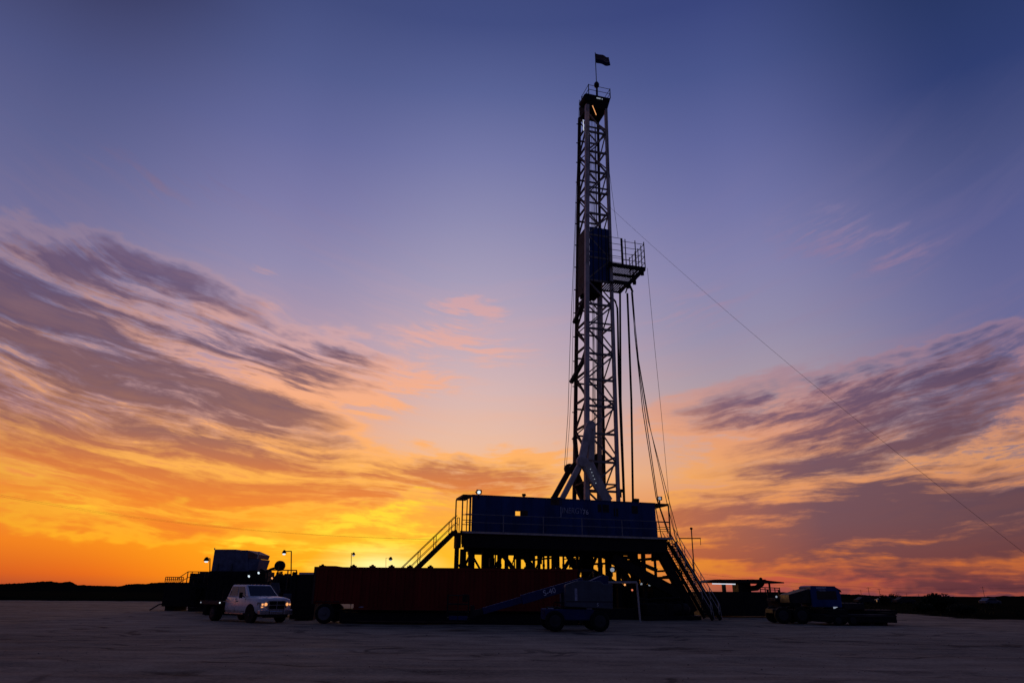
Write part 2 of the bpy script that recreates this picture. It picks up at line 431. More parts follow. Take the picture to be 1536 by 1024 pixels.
def ground_mat(name, c1, c2, scale, rough=0.95, bump=0.6, tracks=False):
    m = bpy.data.materials.new(name); m.use_nodes = True
    N = NT(m.node_tree); b = m.node_tree.nodes['Principled BSDF']
    tc = N.new('ShaderNodeTexCoord'); P = tc.outputs['Object']
    def n3(vec, sc, det, rg=0.6):
        nd = N.new('ShaderNodeTexNoise'); N.l.new(vec, nd.inputs['Vector']); nd.inputs['Scale'].default_value = sc
        nd.inputs['Detail'].default_value = det; nd.inputs['Roughness'].default_value = rg; return nd.outputs['Fac']
    big = n3(P, 0.06 * scale, 4); mid = n3(P, 0.6 * scale, 5, .65); fine = n3(P, 9 * scale, 4, .7)
    f = N.m('ADD', N.m('MULTIPLY', big, 0.45), N.m('ADD', N.m('MULTIPLY', mid, 0.35), N.m('MULTIPLY', fine, 0.38 if tracks else .25)))
    if tracks:
        mp = N.new('ShaderNodeMapping'); N.l.new(P, mp.inputs[0]); mp.inputs['Scale'].default_value = (0.12, 1.2, 1); mp.inputs['Rotation'].default_value = (0, 0, R(5))
        tr = n3(mp.outputs[0], 1.0, 4, .7)
        mp2 = N.new('ShaderNodeMapping'); N.l.new(P, mp2.inputs[0]); mp2.inputs['Scale'].default_value = (0.25, 0.9, 1); mp2.inputs['Rotation'].default_value = (0, 0, R(-14))
        tr2 = n3(mp2.outputs[0], 1.0, 4, .7)
        f = N.m('ADD', N.m('MULTIPLY', f, 0.60), N.m('ADD', N.m('MULTIPLY', tr, 0.20), N.m('MULTIPLY', tr2, 0.16)))
    if tracks:
        wob = n3(P, 0.09, 3); wob2 = n3(P, 0.35, 3)
        sp = N.new('ShaderNodeSeparateXYZ'); N.l.new(P, sp.inputs[0]); X_, Y_ = sp.outputs[0], sp.outputs[1]
        rut = None
        for (ca, sa, per, off, k) in ((.10, .995, 7.3, 0.0, 16), (-.22, .975, 9.1, 2.1, 11), (.55, .83, 12.5, 4.0, 9)):
            q = N.m('ADD', N.m('ADD', N.m('MULTIPLY', X_, ca), N.m('MULTIPLY', Y_, sa)), N.m('MULTIPLY_ADD', wob, k, off))
            fr = N.m('MULTIPLY', N.m('FRACT', N.m('DIVIDE', q, per)), per)
            a_ = N.maprange(N.m('ABSOLUTE', N.m('SUBTRACT', fr, 1.0)), .26, .05, mode='SMOOTHSTEP'); b_ = N.maprange(N.m('ABSOLUTE', N.m('SUBTRACT', fr, 2.9)), .26, .05, mode='SMOOTHSTEP')
            r_ = N.m('MULTIPLY', N.m('MAXIMUM', a_, b_), N.maprange(wob2, .44, .6))
            rut = r_ if rut is None else N.m('MAXIMUM', rut, r_)
        f = N.m('SUBTRACT', f, N.m('MULTIPLY', rut, 0.10))
    c = N.ramp(f, [(0.41 if tracks else 0.36, (*c1, 1)), (0.60, (*c2, 1))])
    N.l.new(c, b.inputs['Base Color']); b.inputs['Roughness'].default_value = rough; b.inputs['Specular IOR Level'].default_value = 0.12
    bp = N.new('ShaderNodeBump'); bp.inputs['Strength'].default_value = bump; bp.inputs['Distance'].default_value = 0.05
    N.l.new(f if tracks else mid, bp.inputs['Height']); N.l.new(bp.outputs[0], b.inputs['Normal'])
    if not tracks:
        df = N.new('ShaderNodeBsdfDiffuse'); N.l.new(c, df.inputs[0]); N.l.new(df.outputs[0], m.node_tree.nodes['Material Output'].inputs[0])
    MATS[name] = m


ground_mat('pad_dirt', (0.075, 0.060, 0.042), (0.44, 0.355, 0.235), 1.0, bump=0.9, tracks=True)
ground_mat('field_soil', (0.006, 0.007, 0.004), (0.022, 0.018, 0.009), 0.4)
ground_mat('hill_soil', (0.006, 0.007, 0.005), (0.012, 0.012, 0.008), 0.02)


def grid_sheet(name, m, xs, ys, zf, keep=None):
    bm = bmesh.new(); g = [[bm.verts.new((x, y, zf(x, y))) for x in xs] for y in ys]
    for j in range(len(ys) - 1):
        for i in range(len(xs) - 1):
            if keep and not keep((xs[i] + xs[i + 1]) / 2, (ys[j] + ys[j + 1]) / 2): continue
            bm.faces.new((g[j][i], g[j][i + 1], g[j + 1][i + 1], g[j + 1][i]))
    for v in [v for v in bm.verts if not v.link_faces]: bm.verts.remove(v)
    me = bpy.data.meshes.new(name); bm.to_mesh(me); bm.free(); me.materials.append(MATS[m])
    for p in me.polygons: p.use_smooth = True
    o = bpy.data.objects.new(name, me); COL.objects.link(o); o['kind'] = 'structure'
    return o


def spaced(a, b, n, pw=1.0): return [a + (b - a) * (i / n) ** pw for i in range(n + 1)]


PADR = [(-190, -60), (-190, 96), (-90, 108), (-30, 112), (30, 100), (42, 78), (37, 60), (44, 55.5), (64, 53), (84, 49), (120, 30), (150, -60)]


def in_poly(x, y, P):
    c = False; n = len(P)
    for i in range(n):
        x1, y1 = P[i]; x2, y2 = P[(i + 1) % n]
        if (y1 > y) != (y2 > y) and x < (x2 - x1) * (y - y1) / (y2 - y1) + x1: c = not c
    return c


def base_z(x, y):
    if y < 130 and abs(x) < 220: return -0.12
    d = math.hypot(x, y)
    return -0.12 + 0.6 * fbm(x * 0.01, y * 0.01) * min(1, max(0, (d - 130) / 200))


xs = [-6000, -3000, -1500, -800, -500, -350, -250] + [-190 + 5 * i for i in range(79)] + [260, 350, 500, 800, 1500, 3000, 6000]
ys = [-400, -150, -60] + [-50 + 6 * i for i in range(34)] + [170, 200, 240, 300, 400, 600, 900, 1500, 2500, 4000, 6500]
grid_sheet('ground', 'field_soil', xs, ys, base_z)

# the worked pad: wheel ruts and scraped ridges as real relief
bm = bmesh.new()


def pad_z(x, y):
    z = 0.030 * fbm(x * 0.25, y * 0.9, 3)
    z += 0.034 * fbm(x * 0.05 + 7, y * 0.5 + 3, 4)
    return z


px_ = [-190 + 3.2 * i for i in range(38)] + [-66 + 0.8 * i for i in range(165)] + [67 + 3.2 * i for i in range(28)]
py_ = [-60, -30, -10] + [i * 0.35 for i in range(0, 100)] + [35 + 0.7 * i for i in range(40)] + [64 + 2.0 * i for i in range(26)]
grid_sheet('dirt_pad', 'pad_dirt', px_, py_, pad_z,
           keep=lambda x, y: in_poly(x + 2.2 * fbm(x * .1, y * .1), y + 2.2 * fbm(x * .13 + 9, y * .13), PADR))
# scraped spoil ridge along the far edge of the pad
m = MB()
for (a, b, h) in (((-185, 97), (-90, 109), .5), ((-90, 109), (-30, 113), .45), ((44, 57), (64, 54.5), .35), ((64, 54.5), (90, 50), .4)):
    a = Vector((*a, 0)); b = Vector((*b, 0)); L = (b - a).length; n = int(L / 1.2); d = (b - a).normalized(); nn = Vector((-d.y, d.x, 0))
    prev = None
    for i in range(n + 1):
        p = a + d * (L * i / n); k = 1 + 0.7 * fbm(p.x * .3, p.y * .3)
        ring = [m.bm.verts.new(p + nn * (w * k) + Vector((0, 0, z * h * k))) for w, z in ((-1.3, -.4), (-.6, .6), (0, 1), (.7, .55), (1.6, -.4))]
        if prev:
            for q in range(4): m.bm.faces.new((prev[q], prev[q + 1], ring[q + 1], ring[q]))
        prev = ring
o = m.build('soil_ridge', 'field_soil', smooth=True); o['kind'] = 'structure'


def ridge(name, Y, x0, x1, prof, depth, n=700, amp=1.0, fr=0.012, seed=0.0):
    """a low far ridge with real breadth; prof: list of (image column, image row of its crest)"""
    m = MB(); rows = []
    X0, X1 = x0, x1
    pts = [(at(px, py, Y).x, at(px, py, Y).z) for px, py in prof]
    for i in range(n + 1):
        x = X0 + (X1 - X0) * i / n
        z = pts[0][1] if x < pts[0][0] else pts[-1][1]
        for (xa, za), (xb, zb) in zip(pts, pts[1:]):
            if xa <= x <= xb:
                t = (x - xa) / (xb - xa); t = t * t * (3 - 2 * t); z = za + (zb - za) * t
        z += amp * fbm(x * fr + seed, 3.1, 5) + amp * 1.8 * abs(fbm(x * fr * 9 + seed, 8.1, 3))
        rows.append((x, z))
    prev = None
    for x, z in rows:
        ring = [m.bm.verts.new((x * (1 + dy / Y), Y + dy, zz)) for dy, zz in ((-depth, -0.5), (-depth * .45, z * .55), (-depth * .12, z * .93), (0, z), (depth * .3, z * .8), (depth, -0.5))]
        if prev:
            for q in range(5): m.bm.faces.new((prev[q], prev[q + 1], ring[q + 1], ring[q]))
        prev = ring
    o = m.build(name, 'hill_soil', smooth=True); o['kind'] = 'structure'
    return o


ridge('hills', 1500, -2300, 2300, [(-300, 874), (0, 876), (60, 875), (110, 877), (180, 879), (300, 879), (520, 881), (800, 884), (1060, 888), (1200, 888), (1290, 893), (1420, 896), (1536, 894), (1800, 894)], 260, amp=1.3, fr=.02)
ridge('hills', 620, -900, -140, [(-300, 877), (0, 875.5), (30, 874.5), (62, 872), (75, 871), (88, 873), (104, 872), (118, 878), (170, 879), (210, 875), (250, 873), (330, 878), (420, 884)], 90, amp=0.5, fr=.05, seed=4)
ridge('hills', 540, 120, 800, [(1060, 890), (1230, 889), (1280, 891), (1340, 897), (1400, 899), (1500, 895.5), (1600, 895), (1800, 896)], 80, amp=0.5, fr=.05, seed=9)

# ------------------------------------------------------------------ the drilling rig
PHI = R(16.0)
U = Vector((math.cos(PHI), math.sin(PHI), 0)); V = Vector((-math.sin(PHI), math.cos(PHI), 0))
ORG = at(707, 797, 48.3); FLOOR = ORG.z; ORG = Vector((ORG.x, ORG.y, 0))


def F(u, v, z): return ORG + U * u + V * v + Vector((0, 0, z))


def rp(px, py, v=0.0):
    """rig coordinates (u, z) of what a pixel shows on the rig's vertical plane v"""
    d = ray(px, py); e = Vector((0, 0, EYE)); p0 = ORG + V * v
    t = (p0 - e).dot(V) / d.dot(V); p = e + d * t
    return (p - ORG).dot(U), p.z


def fp(px, py, v=0.0):
    u, z = rp(px, py, v); return F(u, v, z)


class RB(MB):                      # builder in rig coordinates
    def rbox(s, a, b):
        (u0, v0, z0), (u1, v1, z1) = a, b
        c = [(u0, v0, z0), (u1, v0, z0), (u1, v1, z0), (u0, v1, z0), (u0, v0, z1), (u1, v0, z1), (u1, v1, z1), (u0, v1, z1)]
        return s.hull([F(*q) for q in c])


UR, _ = rp(985, 797)               # right end of the wind wall
ZT = rp(707, 742)[1]               # its top
DV = 8.6                           # depth of the rig floor
rigo = ORG
print('rig', ORG, FLOOR, UR, ZT)

# ---- substructure ---------------------------------------------------
sub = empty('rig_substructure', (0, 0, 0), 0, 'black steel substructure holding the rig floor, cluttered with columns and braces', 'substructure')
def deck(u0, v0, z0, u1, v1, z1, k=.27):
    c = [(u0 + k * v0, v0, z0), (u1, v0, z0), (u1, v1, z0), (u0 + k * v1, v1, z0), (u0 + k * v0, v0, z1), (u1, v0, z1), (u1, v1, z1), (u0 + k * v1, v1, z1)]
    return RB().hull([F(*q) for q in c])
deck(-0.75, -0.55, FLOOR - 0.16, UR + 0.9, DV + 0.5, FLOOR).build('floor_deck', 'dark_steel', sub)
m = RB()
m.rbox((-0.75, -0.6, FLOOR - 0.15), (UR + 0.95, -0.553, FLOOR - 0.02)).build('deck_edge', 'grey_steel', sub)
for v in (-0.3, 2.3, 5.0, DV + 0.1):
    RB().rbox((-0.6 + .27 * v, v - 0.16, FLOOR - 1.05), (UR + 0.55, v + 0.16, FLOOR - 0.165)).build('floor_beam', 'black_steel', sub)
for u in (-0.45, 3.6, 7.2, 10.6, UR + 0.3):
    RB().rbox((u - 0.15, -0.1, FLOOR - 0.8), (u + 0.15, DV if u > 2 else .4, FLOOR - 0.17)).build('cross_beam', 'black_steel', sub)
for v in (-0.3, DV):
    RB().rbox((-.6 + .27 * v, v - 0.35, 0.02), (UR + 2.2, v + 0.35, 0.75)).build('base_skid', 'black_steel', sub)
rng = random.Random(3)
cols_ = [(683, 686.6), (689.4, 699.6), (702.6, 711.5), (724, 740.5), (745.5, 752), (757.5, 762), (774.5, 781), (789.5, 796), (799.5, 802), (806.5, 810),
         (814, 817), (821, 823.6), (830, 838.5), (843.5, 846.5), (864.5, 867), (872, 889), (896.5, 903), (908, 916), (924, 929), (935, 941), (945.5, 956), (962.5, 967), (980, 984)]
for i, (a, b) in enumerate(cols_):
    v = [0.1, 4.6, 1.5, DV - .2, 2.6, 0.6, 6.2, 3.3][i % 8]
    ua, _ = rp(a, 835, v); ub, _ = rp(b, 835, v); w = ub - ua
    mm = RB()
    if i % 3 == 1:
        uc = (ua + ub) / 2
        mm.lathe(F(uc, v, 0.4), (0, 0, 1), [(0, w / 2), (1.1, w / 2), (1.15, w * .62), (1.35, w * .62), (1.4, w / 2), (3.0, w * .5), (3.05, w * .6), (3.2, w * .6), (3.25, w * .46), (FLOOR - 1.3, w * .46)], 12)
    else:
        mm.rbox((ua, v - .13, .3), (ub, v + .13, FLOOR - .9))
        mm.rbox((ua - .07, v - .2, 2.1), (ub + .07, v + .2, 2.3))
    mm.build('column', 'black_steel', sub)
for i, (x0, y0, x1, y1, v, w) in enumerate([(742, 815, 790, 880, 1.0, .26), (764, 817, 735, 860, 3.2, .18), (775, 818, 800, 850, 5.2, .22), (846, 822, 868, 862, 2.2, .30), (866, 822, 840, 862, 4.0, .24),
                                            (700, 818, 724, 860, 0.3, .12), (712, 818, 690, 862, 6, .15), (900, 822, 880, 866, 3, .2), (925, 820, 948, 862, 6, .22), (940, 822, 968, 862, 1, .2), (950, 840, 985, 855, 3, .25),
                                            (820, 820, 800, 860, 6.5, .12), (795, 840, 830, 836, 7.5, .14), (770, 837, 800, 838, 7.5, .14), (846, 838, 870, 836, 6.5, .08), (880, 846, 960, 842, 5.5, .16)]):
    RB().bar(fp(x0, y0, v), fp(x1, y1, v), w).build('brace', 'black_steel', sub)
for i, (x0, y0, x1, y1, v) in enumerate([(724, 818, 740, 852, 3.5), (735, 836, 742, 850, 2), (830, 818, 838, 851, 5), (774, 833, 800, 836, 5), (872, 818, 889, 834, 5), (896, 820, 916, 836, 4), (945, 818, 956, 838, 5), (985, 822, 996, 840, 3)] or [(703, 838, 742, 846, 2), (742, 829, 765, 836, 4), (757, 838, 800, 852, 3), (784, 838, 800, 846, 5), (800, 838, 812, 842, 2), (812, 838, 826, 852, 6), (831, 837, 846, 852, 1.5), (864, 822, 892, 829, 3),
                                         (871, 838, 892, 852, 5), (896, 822, 920, 836, 4), (920, 847, 945, 852, 3), (935, 822, 945, 834, 6), (945, 843, 975, 850, 5), (960, 822, 985, 834, 4), (985, 822, 996, 846, 3), (745, 820, 757, 824, 6), (700, 818, 706, 829, 1), (723, 818, 735, 840, 3)]):
    ua_, za_ = rp(x0, y1, v); ub_, zb_ = rp(x1, y0, v)
    RB().rbox((ua_, v, za_), (ub_, v + .5, zb_)).build('equipment_box', 'black_steel', sub, bevel=.03)
for i in range(20):
    px = 705 + 280 * rng.random(); v = rng.uniform(.3, 8); dx = rng.choice((0, 0, 0, rng.uniform(-14, 14))); w = rng.choice((.05, .07, .10, .14))
    y0 = rng.choice((818, 818, 832)); y1 = y0 + rng.uniform(14, 34)
    RB().tube([fp(px, y0, v), fp(px + dx * .5 + rng.uniform(-1, 1), (y0 + y1) / 2, v), fp(px + dx, y1, v)], w, 6).build('pipe', 'black_steel', sub)
# heavy raking legs towards the right end
for v in (0.2, DV - .3):
    RB().bar(F(UR - 0.1, v, FLOOR - .4), F(UR + 2.6, v, 0.5), .55, .55).build('raking_leg', 'black_steel', sub)
    RB().bar(F(UR - 3.6, v, FLOOR - 1.5), F(UR + 1.9, v, 1.5), .5, .7).build('raking_leg', 'black_steel', sub)
for k in range(3):
    RB().bar(F(UR + .4 + .75 * k, .2, FLOOR - 1.4 - 1.35 * k), F(UR + .4 + .75 * k, DV - .3, FLOOR - 1.4 - 1.35 * k), .18).build('cross_beam', 'black_steel', sub)
# railings along the front of the floor
rail = RB(); zr = rp(707, 772)[1] - FLOOR
for h in (zr, zr * .52): rail.tube([F(-.55, -.5, FLOOR + h), F(UR + .8, -.5, FLOOR + h)], .028, 6)
for px in (755, 815, 873, 933, 985): 
    u = rp(px, 790, -.5)[0]; rail.bar(F(u, -.5, FLOOR), F(u, -.5, FLOOR + zr), .07)
rail.build('railing', 'rail_paint', sub)

# ---- wind wall (blue sheeting round the floor) ----------------------
ww = empty('wind_wall', (0, 0, 0), 0, 'dark blue sheet-metal wind wall round the rig floor with faded lettering', 'wind wall')
H0 = FLOOR + 0.02
m = RB()
ua, za = rp(773, 773); ub, zb = rp(780.5, 765)      # the opening with daylight through it
m.rbox((0, 0, H0), (ua, .06, ZT)); m.rbox((ub, 0, H0), (UR, .06, ZT)); m.rbox((ua, 0, H0), (ub, .06, za)); m.rbox((ua, 0, zb), (ub, .06, ZT))
m.build('front_panel', 'blue_panel', ww)
RB().rbox((UR - .06, .063, H0), (UR, DV, ZT)).build('side_panel', 'blue_panel', ww)
uc, zc = rp(770, 776, DV); ud, zd = rp(786, 760, DV)
m = RB(); m.rbox((2.3, DV - .06, H0), (uc, DV, ZT)); m.rbox((ud, DV - .06, H0), (UR - .063, DV, ZT)); m.rbox((uc, DV - .06, zd), (ud, DV, ZT)); m.rbox((uc, DV - .06, H0), (ud, DV, zc))
m.build('back_panel', 'blue_panel', ww)
m = RB()
n = 13
for i in range(1, n):
    u = UR * i / n
    if ua - .1 < u < ub + .1: continue
    m.rbox((u - .03, -.03, H0), (u + .03, -.002, ZT))
m.rbox((-.03, -.05, ZT), (UR + .03, .11, ZT + .04))
m.build('panel_rib', 'blue_panel', ww)
RB().rbox((ub + .02, .0, za), (ub + .55, .0 - .012, zb)).build('patch', 'brown_steel', ww)
for px, py, w in ((834, 751, .8), (905, 762, .9), (952, 764, .5), (924, 768, .35)):
    u, z = rp(px, py); RB().rbox((u - w / 2, -.014, z - .28), (u + w / 2, -.002, z + .28)).build('patch', 'brown_steel' if px < 850 else 'dark_steel', ww)
rotT = (math.pi / 2, 0, PHI)
u, z = rp(858, 766); text('lettering', 'INERGY', .58, 'lettering_faded', ww, F(u, -.05, z), rotT, shear=.12, sx=.8)
u, z = rp(841, 767); text('lettering', 'J', .85, 'lettering_faded', ww, F(u, -.05, z), rotT, sx=.9)
u, z = rp(878, 768); text('lettering', '76', .46, 'lettering_white', ww, F(u, -.05, z), rotT)

# corner shelters at both ends of the wind wall
for side, (u0, u1) in (('left', (rp(692, 797)[0], -.02)), ('right', (UR + .02, rp(1004, 797)[0]))):
    sh = empty('corner_shelter', F((u0 + u1) / 2, 1, FLOOR), 0, ('open roofed frame at the left end of the blue wind wall' if side == 'left' else 'open roofed frame at the right end of the blue wind wall above the stairs'), 'shelter')
    mi = Matrix.Translation(-sh.location)
    def lc(o): o.matrix_parent_inverse = Matrix.Translation(-Vector(sh.location)); return o
    outer = u0 if side == 'left' else u1
    lc(RB().rbox((u0, -.2, ZT - .14), (u1, 2.2, ZT)).build('roof', 'dark_steel', sh))
    for v in (-.12, 2.1): lc(RB().bar(F(outer, v, FLOOR), F(outer, v, ZT - .12), .09).build('post', 'dark_steel', sh))
    ra = RB()
    for h in (.45, .75, 1.1): ra.tube([F(u0, -.15, FLOOR + h), F(u1, -.15, FLOOR + h)], .025, 5)
    lc(ra.build('railing', 'dark_steel', sh))
    if side == 'left':
        lc(RB().bar(F(outer + .32, -.12, FLOOR), F(outer + .32, -.12, ZT - .1), .07).build('post', 'brown_steel', sh))
        lc(RB().bar(F(-.16, -.16, FLOOR), F(-.16, -.16, ZT - .1), .13).build('post', 'brown_steel', sh))
    else:
        lc(RB().bar(F(u0 + .3, -.1, FLOOR), F(u0 + .15, .3, ZT - .1), .06).build('post', 'dark_steel', sh))

# stair landing on the left
land = empty('stair_landing', F(-1.2, 0, FLOOR), 0, 'small black landing hanging off the left end of the rig floor', 'landing')
def LP(o, par): o.matrix_parent_inverse = Matrix.Translation(-Vector(par.location)); return o
ul = rp(681, 800)[0]
LP(RB().rbox((ul, -.5, FLOOR - .3), (-.78, .5, FLOOR - .12)).build('platform', 'black_steel', land), land)
LP(RB().rbox((ul + .1, -.4, FLOOR - 1.1), (-.78, .4, FLOOR - .31)).build('bracket', 'black_steel', land), land)
rr = RB()
for u in (ul + .1, ul + .45, -.95): rr.bar(F(u, -.45, FLOOR - .12), F(u, -.45, FLOOR + .85), .05)
for h in (.4, .85): rr.tube([F(ul + .1, -.45, FLOOR + h), F(-.95, -.45, FLOOR + h)], .025, 5)
LP(rr.build('railing', 'dark_steel', land), land)
for px in (683, 687): 
    u = rp(px, 830, .2)[0]; LP(RB().bar(F(u, .2, 0.02), F(u, .2, FLOOR - .35), .12).build('post', 'black_steel', land), land)


def stairs(name, top, bot, width, label, steps=26, rails=True, mt='black_steel', rail_h=1.0, mr='dark_steel', foot=None):
    """top, bot: world points of the middle of the flight"""
    o = empty(name, (bot.x, bot.y, 0), 0, label, 'stairs')
    d = (top - bot); hd = Vector((d.x, d.y, 0)).normalized(); n_ = Vector((-hd.y, hd.x, 0)) * (width / 2)
    for s in (-1, 1):
        LP(MB().bar(bot + n_ * s, top + n_ * s, .06, .26).build('stringer', mt, o), o)
    t = MB()
    for i in range(steps):
        p = bot.lerp(top, (i + .5) / steps); t.bar(p - n_ * .96, p + n_ * .96, .24, .035)
    LP(t.build('treads', mt, o), o)
    if rails:
        for s in (-1, 1):
            r_ = MB(); up = Vector((0, 0, rail_h))
            a, b = bot + n_ * s, top + n_ * s
            end = [] if not foot else [a + up + Vector((0, 0, -foot)) - hd * .12]
            r_.tube(end + [a + up, b + up], .026, 6); r_.tube([a + up * .52, b + up * .52], .022, 6)
            for k in range(6): p = a.lerp(b, (k + .15) / 5.5); r_.bar(p, p + up, .045)
            LP(r_.build('handrail', mr, o), o)
    return o


stairs('stairway', fp(683, 796, .3), F(rp(548, 925, .3)[0], .3, .06), .9, 'steep black stairway with thin handrails down from the left end of the rig floor', 24)
stairs('stairway', F(rp(1006, 803, .6)[0], .6, FLOOR - .25), Vector((at(1075, 925, 50.5).x, 50.5, .05)), .9, 'long steep stairway with pale lower handrails at the right end of the rig', 26, mr='grey_steel', foot=.9)
stairs('stairway', F(rp(1000, 808, 4)[0], 4, FLOOR - .25), Vector((at(1062, 912, 54.5).x, 54.5, .05)), 1.1, 'second steep stairway behind the long one at the right end of the rig', 26, mr='dark_steel')

# ---- A-frame at the mast foot --------------------------------------
af = empty('raising_frame', (0, 0, 0), 0, 'heavy grey splayed A-frame struts bracing the foot of the mast', 'mast support')
v = 2.2
for (x0, y0, x1, y1, w, vv, mt) in [(873, 690, 843, 748, .38, v, 'grey_steel'), (874, 690, 912, 752, .78, v, 'grey_steel'), (884, 690, 909, 742, .4, v + .3, 'mast_paint'), (855, 703, 829, 750, .40, v + 3.0, 'brown_steel'), (858, 703, 876, 752, .36, v + 3.0, 'dark_steel'),
                                    (861, 700, 883, 752, .34, v + 2.6, 'brown_steel'), (872, 692, 883, 640, .55, v, 'mast_paint'), (886, 690, 888, 640, .50, v + .1, 'grey_steel'), (866, 700, 862, 655, .30, v + 1.2, 'dark_steel'), (856, 702, 872, 684, .3, v + 1.5, 'brown_steel')]:
    RB().bar(fp(x0, y0, vv), fp(x1, y1, vv), w, .32, up=tuple(V)).build('strut', mt, af, bevel=.03)
for (px, py, vv, r_) in [(873, 692, v - .1, .52), (886, 638, v, .46), (854, 703, v + 2.9, .5)]:
    p = fp(px, py, vv); MB().lathe(p - V * .2, V, [(0, r_ * .7), (.05, r_ * .85), (.35, r_ * .85), (.4, r_ * .7)], 16).build('pivot', 'brown_steel' if px < 860 else 'mast_paint', af)
for (px, py) in ((886, 703), (888, 708), (890, 713), (892, 718), (894, 724)):
    p = fp(px, py, v - .38); MB().lathe(p, V, [(0, .035), (.06, .035)], 8).build('lamp', 'lamp_dim', af)

# ---- the mast -------------------------------------------------------
mast = empty('drilling_mast', (0, 0, 0), 0, 'tall tapering lattice drilling mast rising above the blue wind wall', 'mast')
VB = 2.6; VT = 3.3
def px_leg(pts):
    return [(px, py) for px, py in pts]
def mast_face(t):
    """front left and front right corners at t = 0 (foot) .. 1 (crown)"""
    vv = VB + (VT - VB) * t
    L = fp(880.0 + .5 * t, 752 + (158 - 752) * t, vv); Rr = fp(927.5 + (908.5 - 927.5) * t, 753 + (160 - 753) * t, vv)
    return L, Rr
def corner(z):
    # corners at a given height, by search along the legs
    lo, hi = 0.0, 1.0
    def zz(t): return mast_face(t)[0].z
    for _ in range(40):
        mid = (lo + hi) / 2
        if zz(mid) < z: lo = mid
        else: hi = mid
    L, Rr = mast_face((lo + hi) / 2)
    Rr = Vector((Rr.x, Rr.y, L.z)); w = (Rr - L).length
    return L, Rr, Rr + V * w, L + V * w
Z0 = mast_face(0)[0].z - 1.0; Z1 = mast_face(1)[0].z
Z0 = FLOOR + .1
print('mast', Z0, Z1, corner(Z0)[0], corner(Z1)[0], (corner(Z0)[1] - corner(Z0)[0]).length, (corner(Z1)[1] - corner(Z1)[0]).length)
c0, c1 = corner(Z0 + 1), corner(Z1)
def ext(i, z):
    # legs are straight: extrapolate below the start
    a, b = c0[i], c1[i]; t = (z - a.z) / (b.z - a.z); return a + (b - a) * t
lw = [.35, .26, .20, .26]
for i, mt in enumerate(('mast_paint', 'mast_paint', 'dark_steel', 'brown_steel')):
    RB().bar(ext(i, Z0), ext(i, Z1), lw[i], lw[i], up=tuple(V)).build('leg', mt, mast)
nb = 17
zs = [Z0 + 1.2 + (Z1 - Z0 - 2.0) * (i / nb) for i in range(nb + 1)]
rb_ = random.Random(5)
fr, sd, bk, ot = RB(), RB(), RB(), RB()
PANEL0 = fp(880, 420, VB)[2]; 
for i in range(nb):
    za_, zb_ = zs[i], zs[i + 1]; zm = (za_ + zb_) / 2
    fr.bar(ext(0, za_), ext(1, za_), .17)
    if i % 3 == 1: fr.bar(ext(0, za_ + .55), ext(1, za_ + .55), .12)
    if i % 2: fr.bar(ext(0, za_), ext(1, zb_), .13); fr.bar(ext(0, zb_ - .1), ext(1, za_).lerp(ext(0, zb_), .55), .10)
    else: fr.bar(ext(0, zb_), ext(1, za_), .13)
    off = .7
    sd.bar(ext(3, za_ + off), ext(0, za_ + off), .15)
    if i % 2: sd.bar(ext(3, za_ + off), ext(0, zb_ + off), .13)
    else: sd.bar(ext(3, zb_ + off), ext(0, za_ + off), .16)
    bk.bar(ext(3, za_ + .3), ext(2, za_ + .3), .13)
    bk.bar(ext(2 + i % 2, za_ + .3), ext(3 - i % 2, zb_ + .3), .09)
    ot.bar(ext(1, za_ + .5), ext(2, za_ + .5), .13)
    ot.bar(ext(1 + i % 2, za_ + .5), ext(2 - i % 2, zb_ + .5), .09)
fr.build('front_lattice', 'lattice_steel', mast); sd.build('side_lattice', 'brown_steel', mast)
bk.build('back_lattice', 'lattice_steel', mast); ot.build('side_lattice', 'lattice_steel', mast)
# knee brackets sticking out of the left face
for z_, k in ((fp(856, 570, VB + 2)[2], 1.0), (fp(862, 480, VB + 2)[2], .55)):
    a = ext(3, z_); RB().bar(a - U * (.45 * k) , ext(0, z_ + 1.6).lerp(ext(3, z_ + 1.6), .2), .28).build('bracket', 'dark_steel', mast)
ft = RB()
for z_ in zs[2:]: a = ext(3, z_); ft.bar(a, a - U * .3, .07)
ft.build('cable_guides', 'dark_steel', mast)
# ladder and pipes running up inside
lad = RB()
for s in (0, .42): lad.bar(ext(3, Z0) + U * (.75 + s) - V * .5, ext(3, Z1 - 1) + U * (.42 + s * .8) - V * .4, .05)
n = 90
for i in range(n):
    a = (ext(3, Z0) + U * .75 - V * .5).lerp(ext(3, Z1 - 1) + U * .42 - V * .4, i / n); lad.bar(a, a + U * .40, .03)
lad.build('ladder', 'dark_steel', mast)
def inner(z, su, sv):
    a, b, c, d = (ext(i, z) for i in range(4)); return a + (b - a) * su + (d - a) * sv
RB().tube([inner(Z0, .60, .5), inner(fp(905, 440, 4)[2], .72, .5)], .21, 10).build('standpipe', 'grey_steel', mast, smooth=True)
for su_ in (.30, .70): RB().bar(inner(Z0, su_, .62), inner(Z1 - 1.5, su_, .62), .09).build('guide_rail', 'dark_steel', mast)
RB().tube([inner(Z0, .36, .9), inner(Z1 - 2, .5, .9)], .06, 6).build('service_pipe', 'dark_steel', mast)
RB().tube([inner(Z0, .22, .7), inner(Z1 - 2, .3, .7)], .04, 6).build('service_pipe', 'dark_steel', mast)
for k, (su, sv) in enumerate(((.44, .45), (.48, .5), (.53, .55), (.57, .5), (.33, .4))):
    RB().tube([inner(fp(895, 700, 4)[2] + .5, su, sv), inner(Z1 - .5, .35 + .08 * k, .5)], .022, 5).build('drilling_line', 'cable', mast)
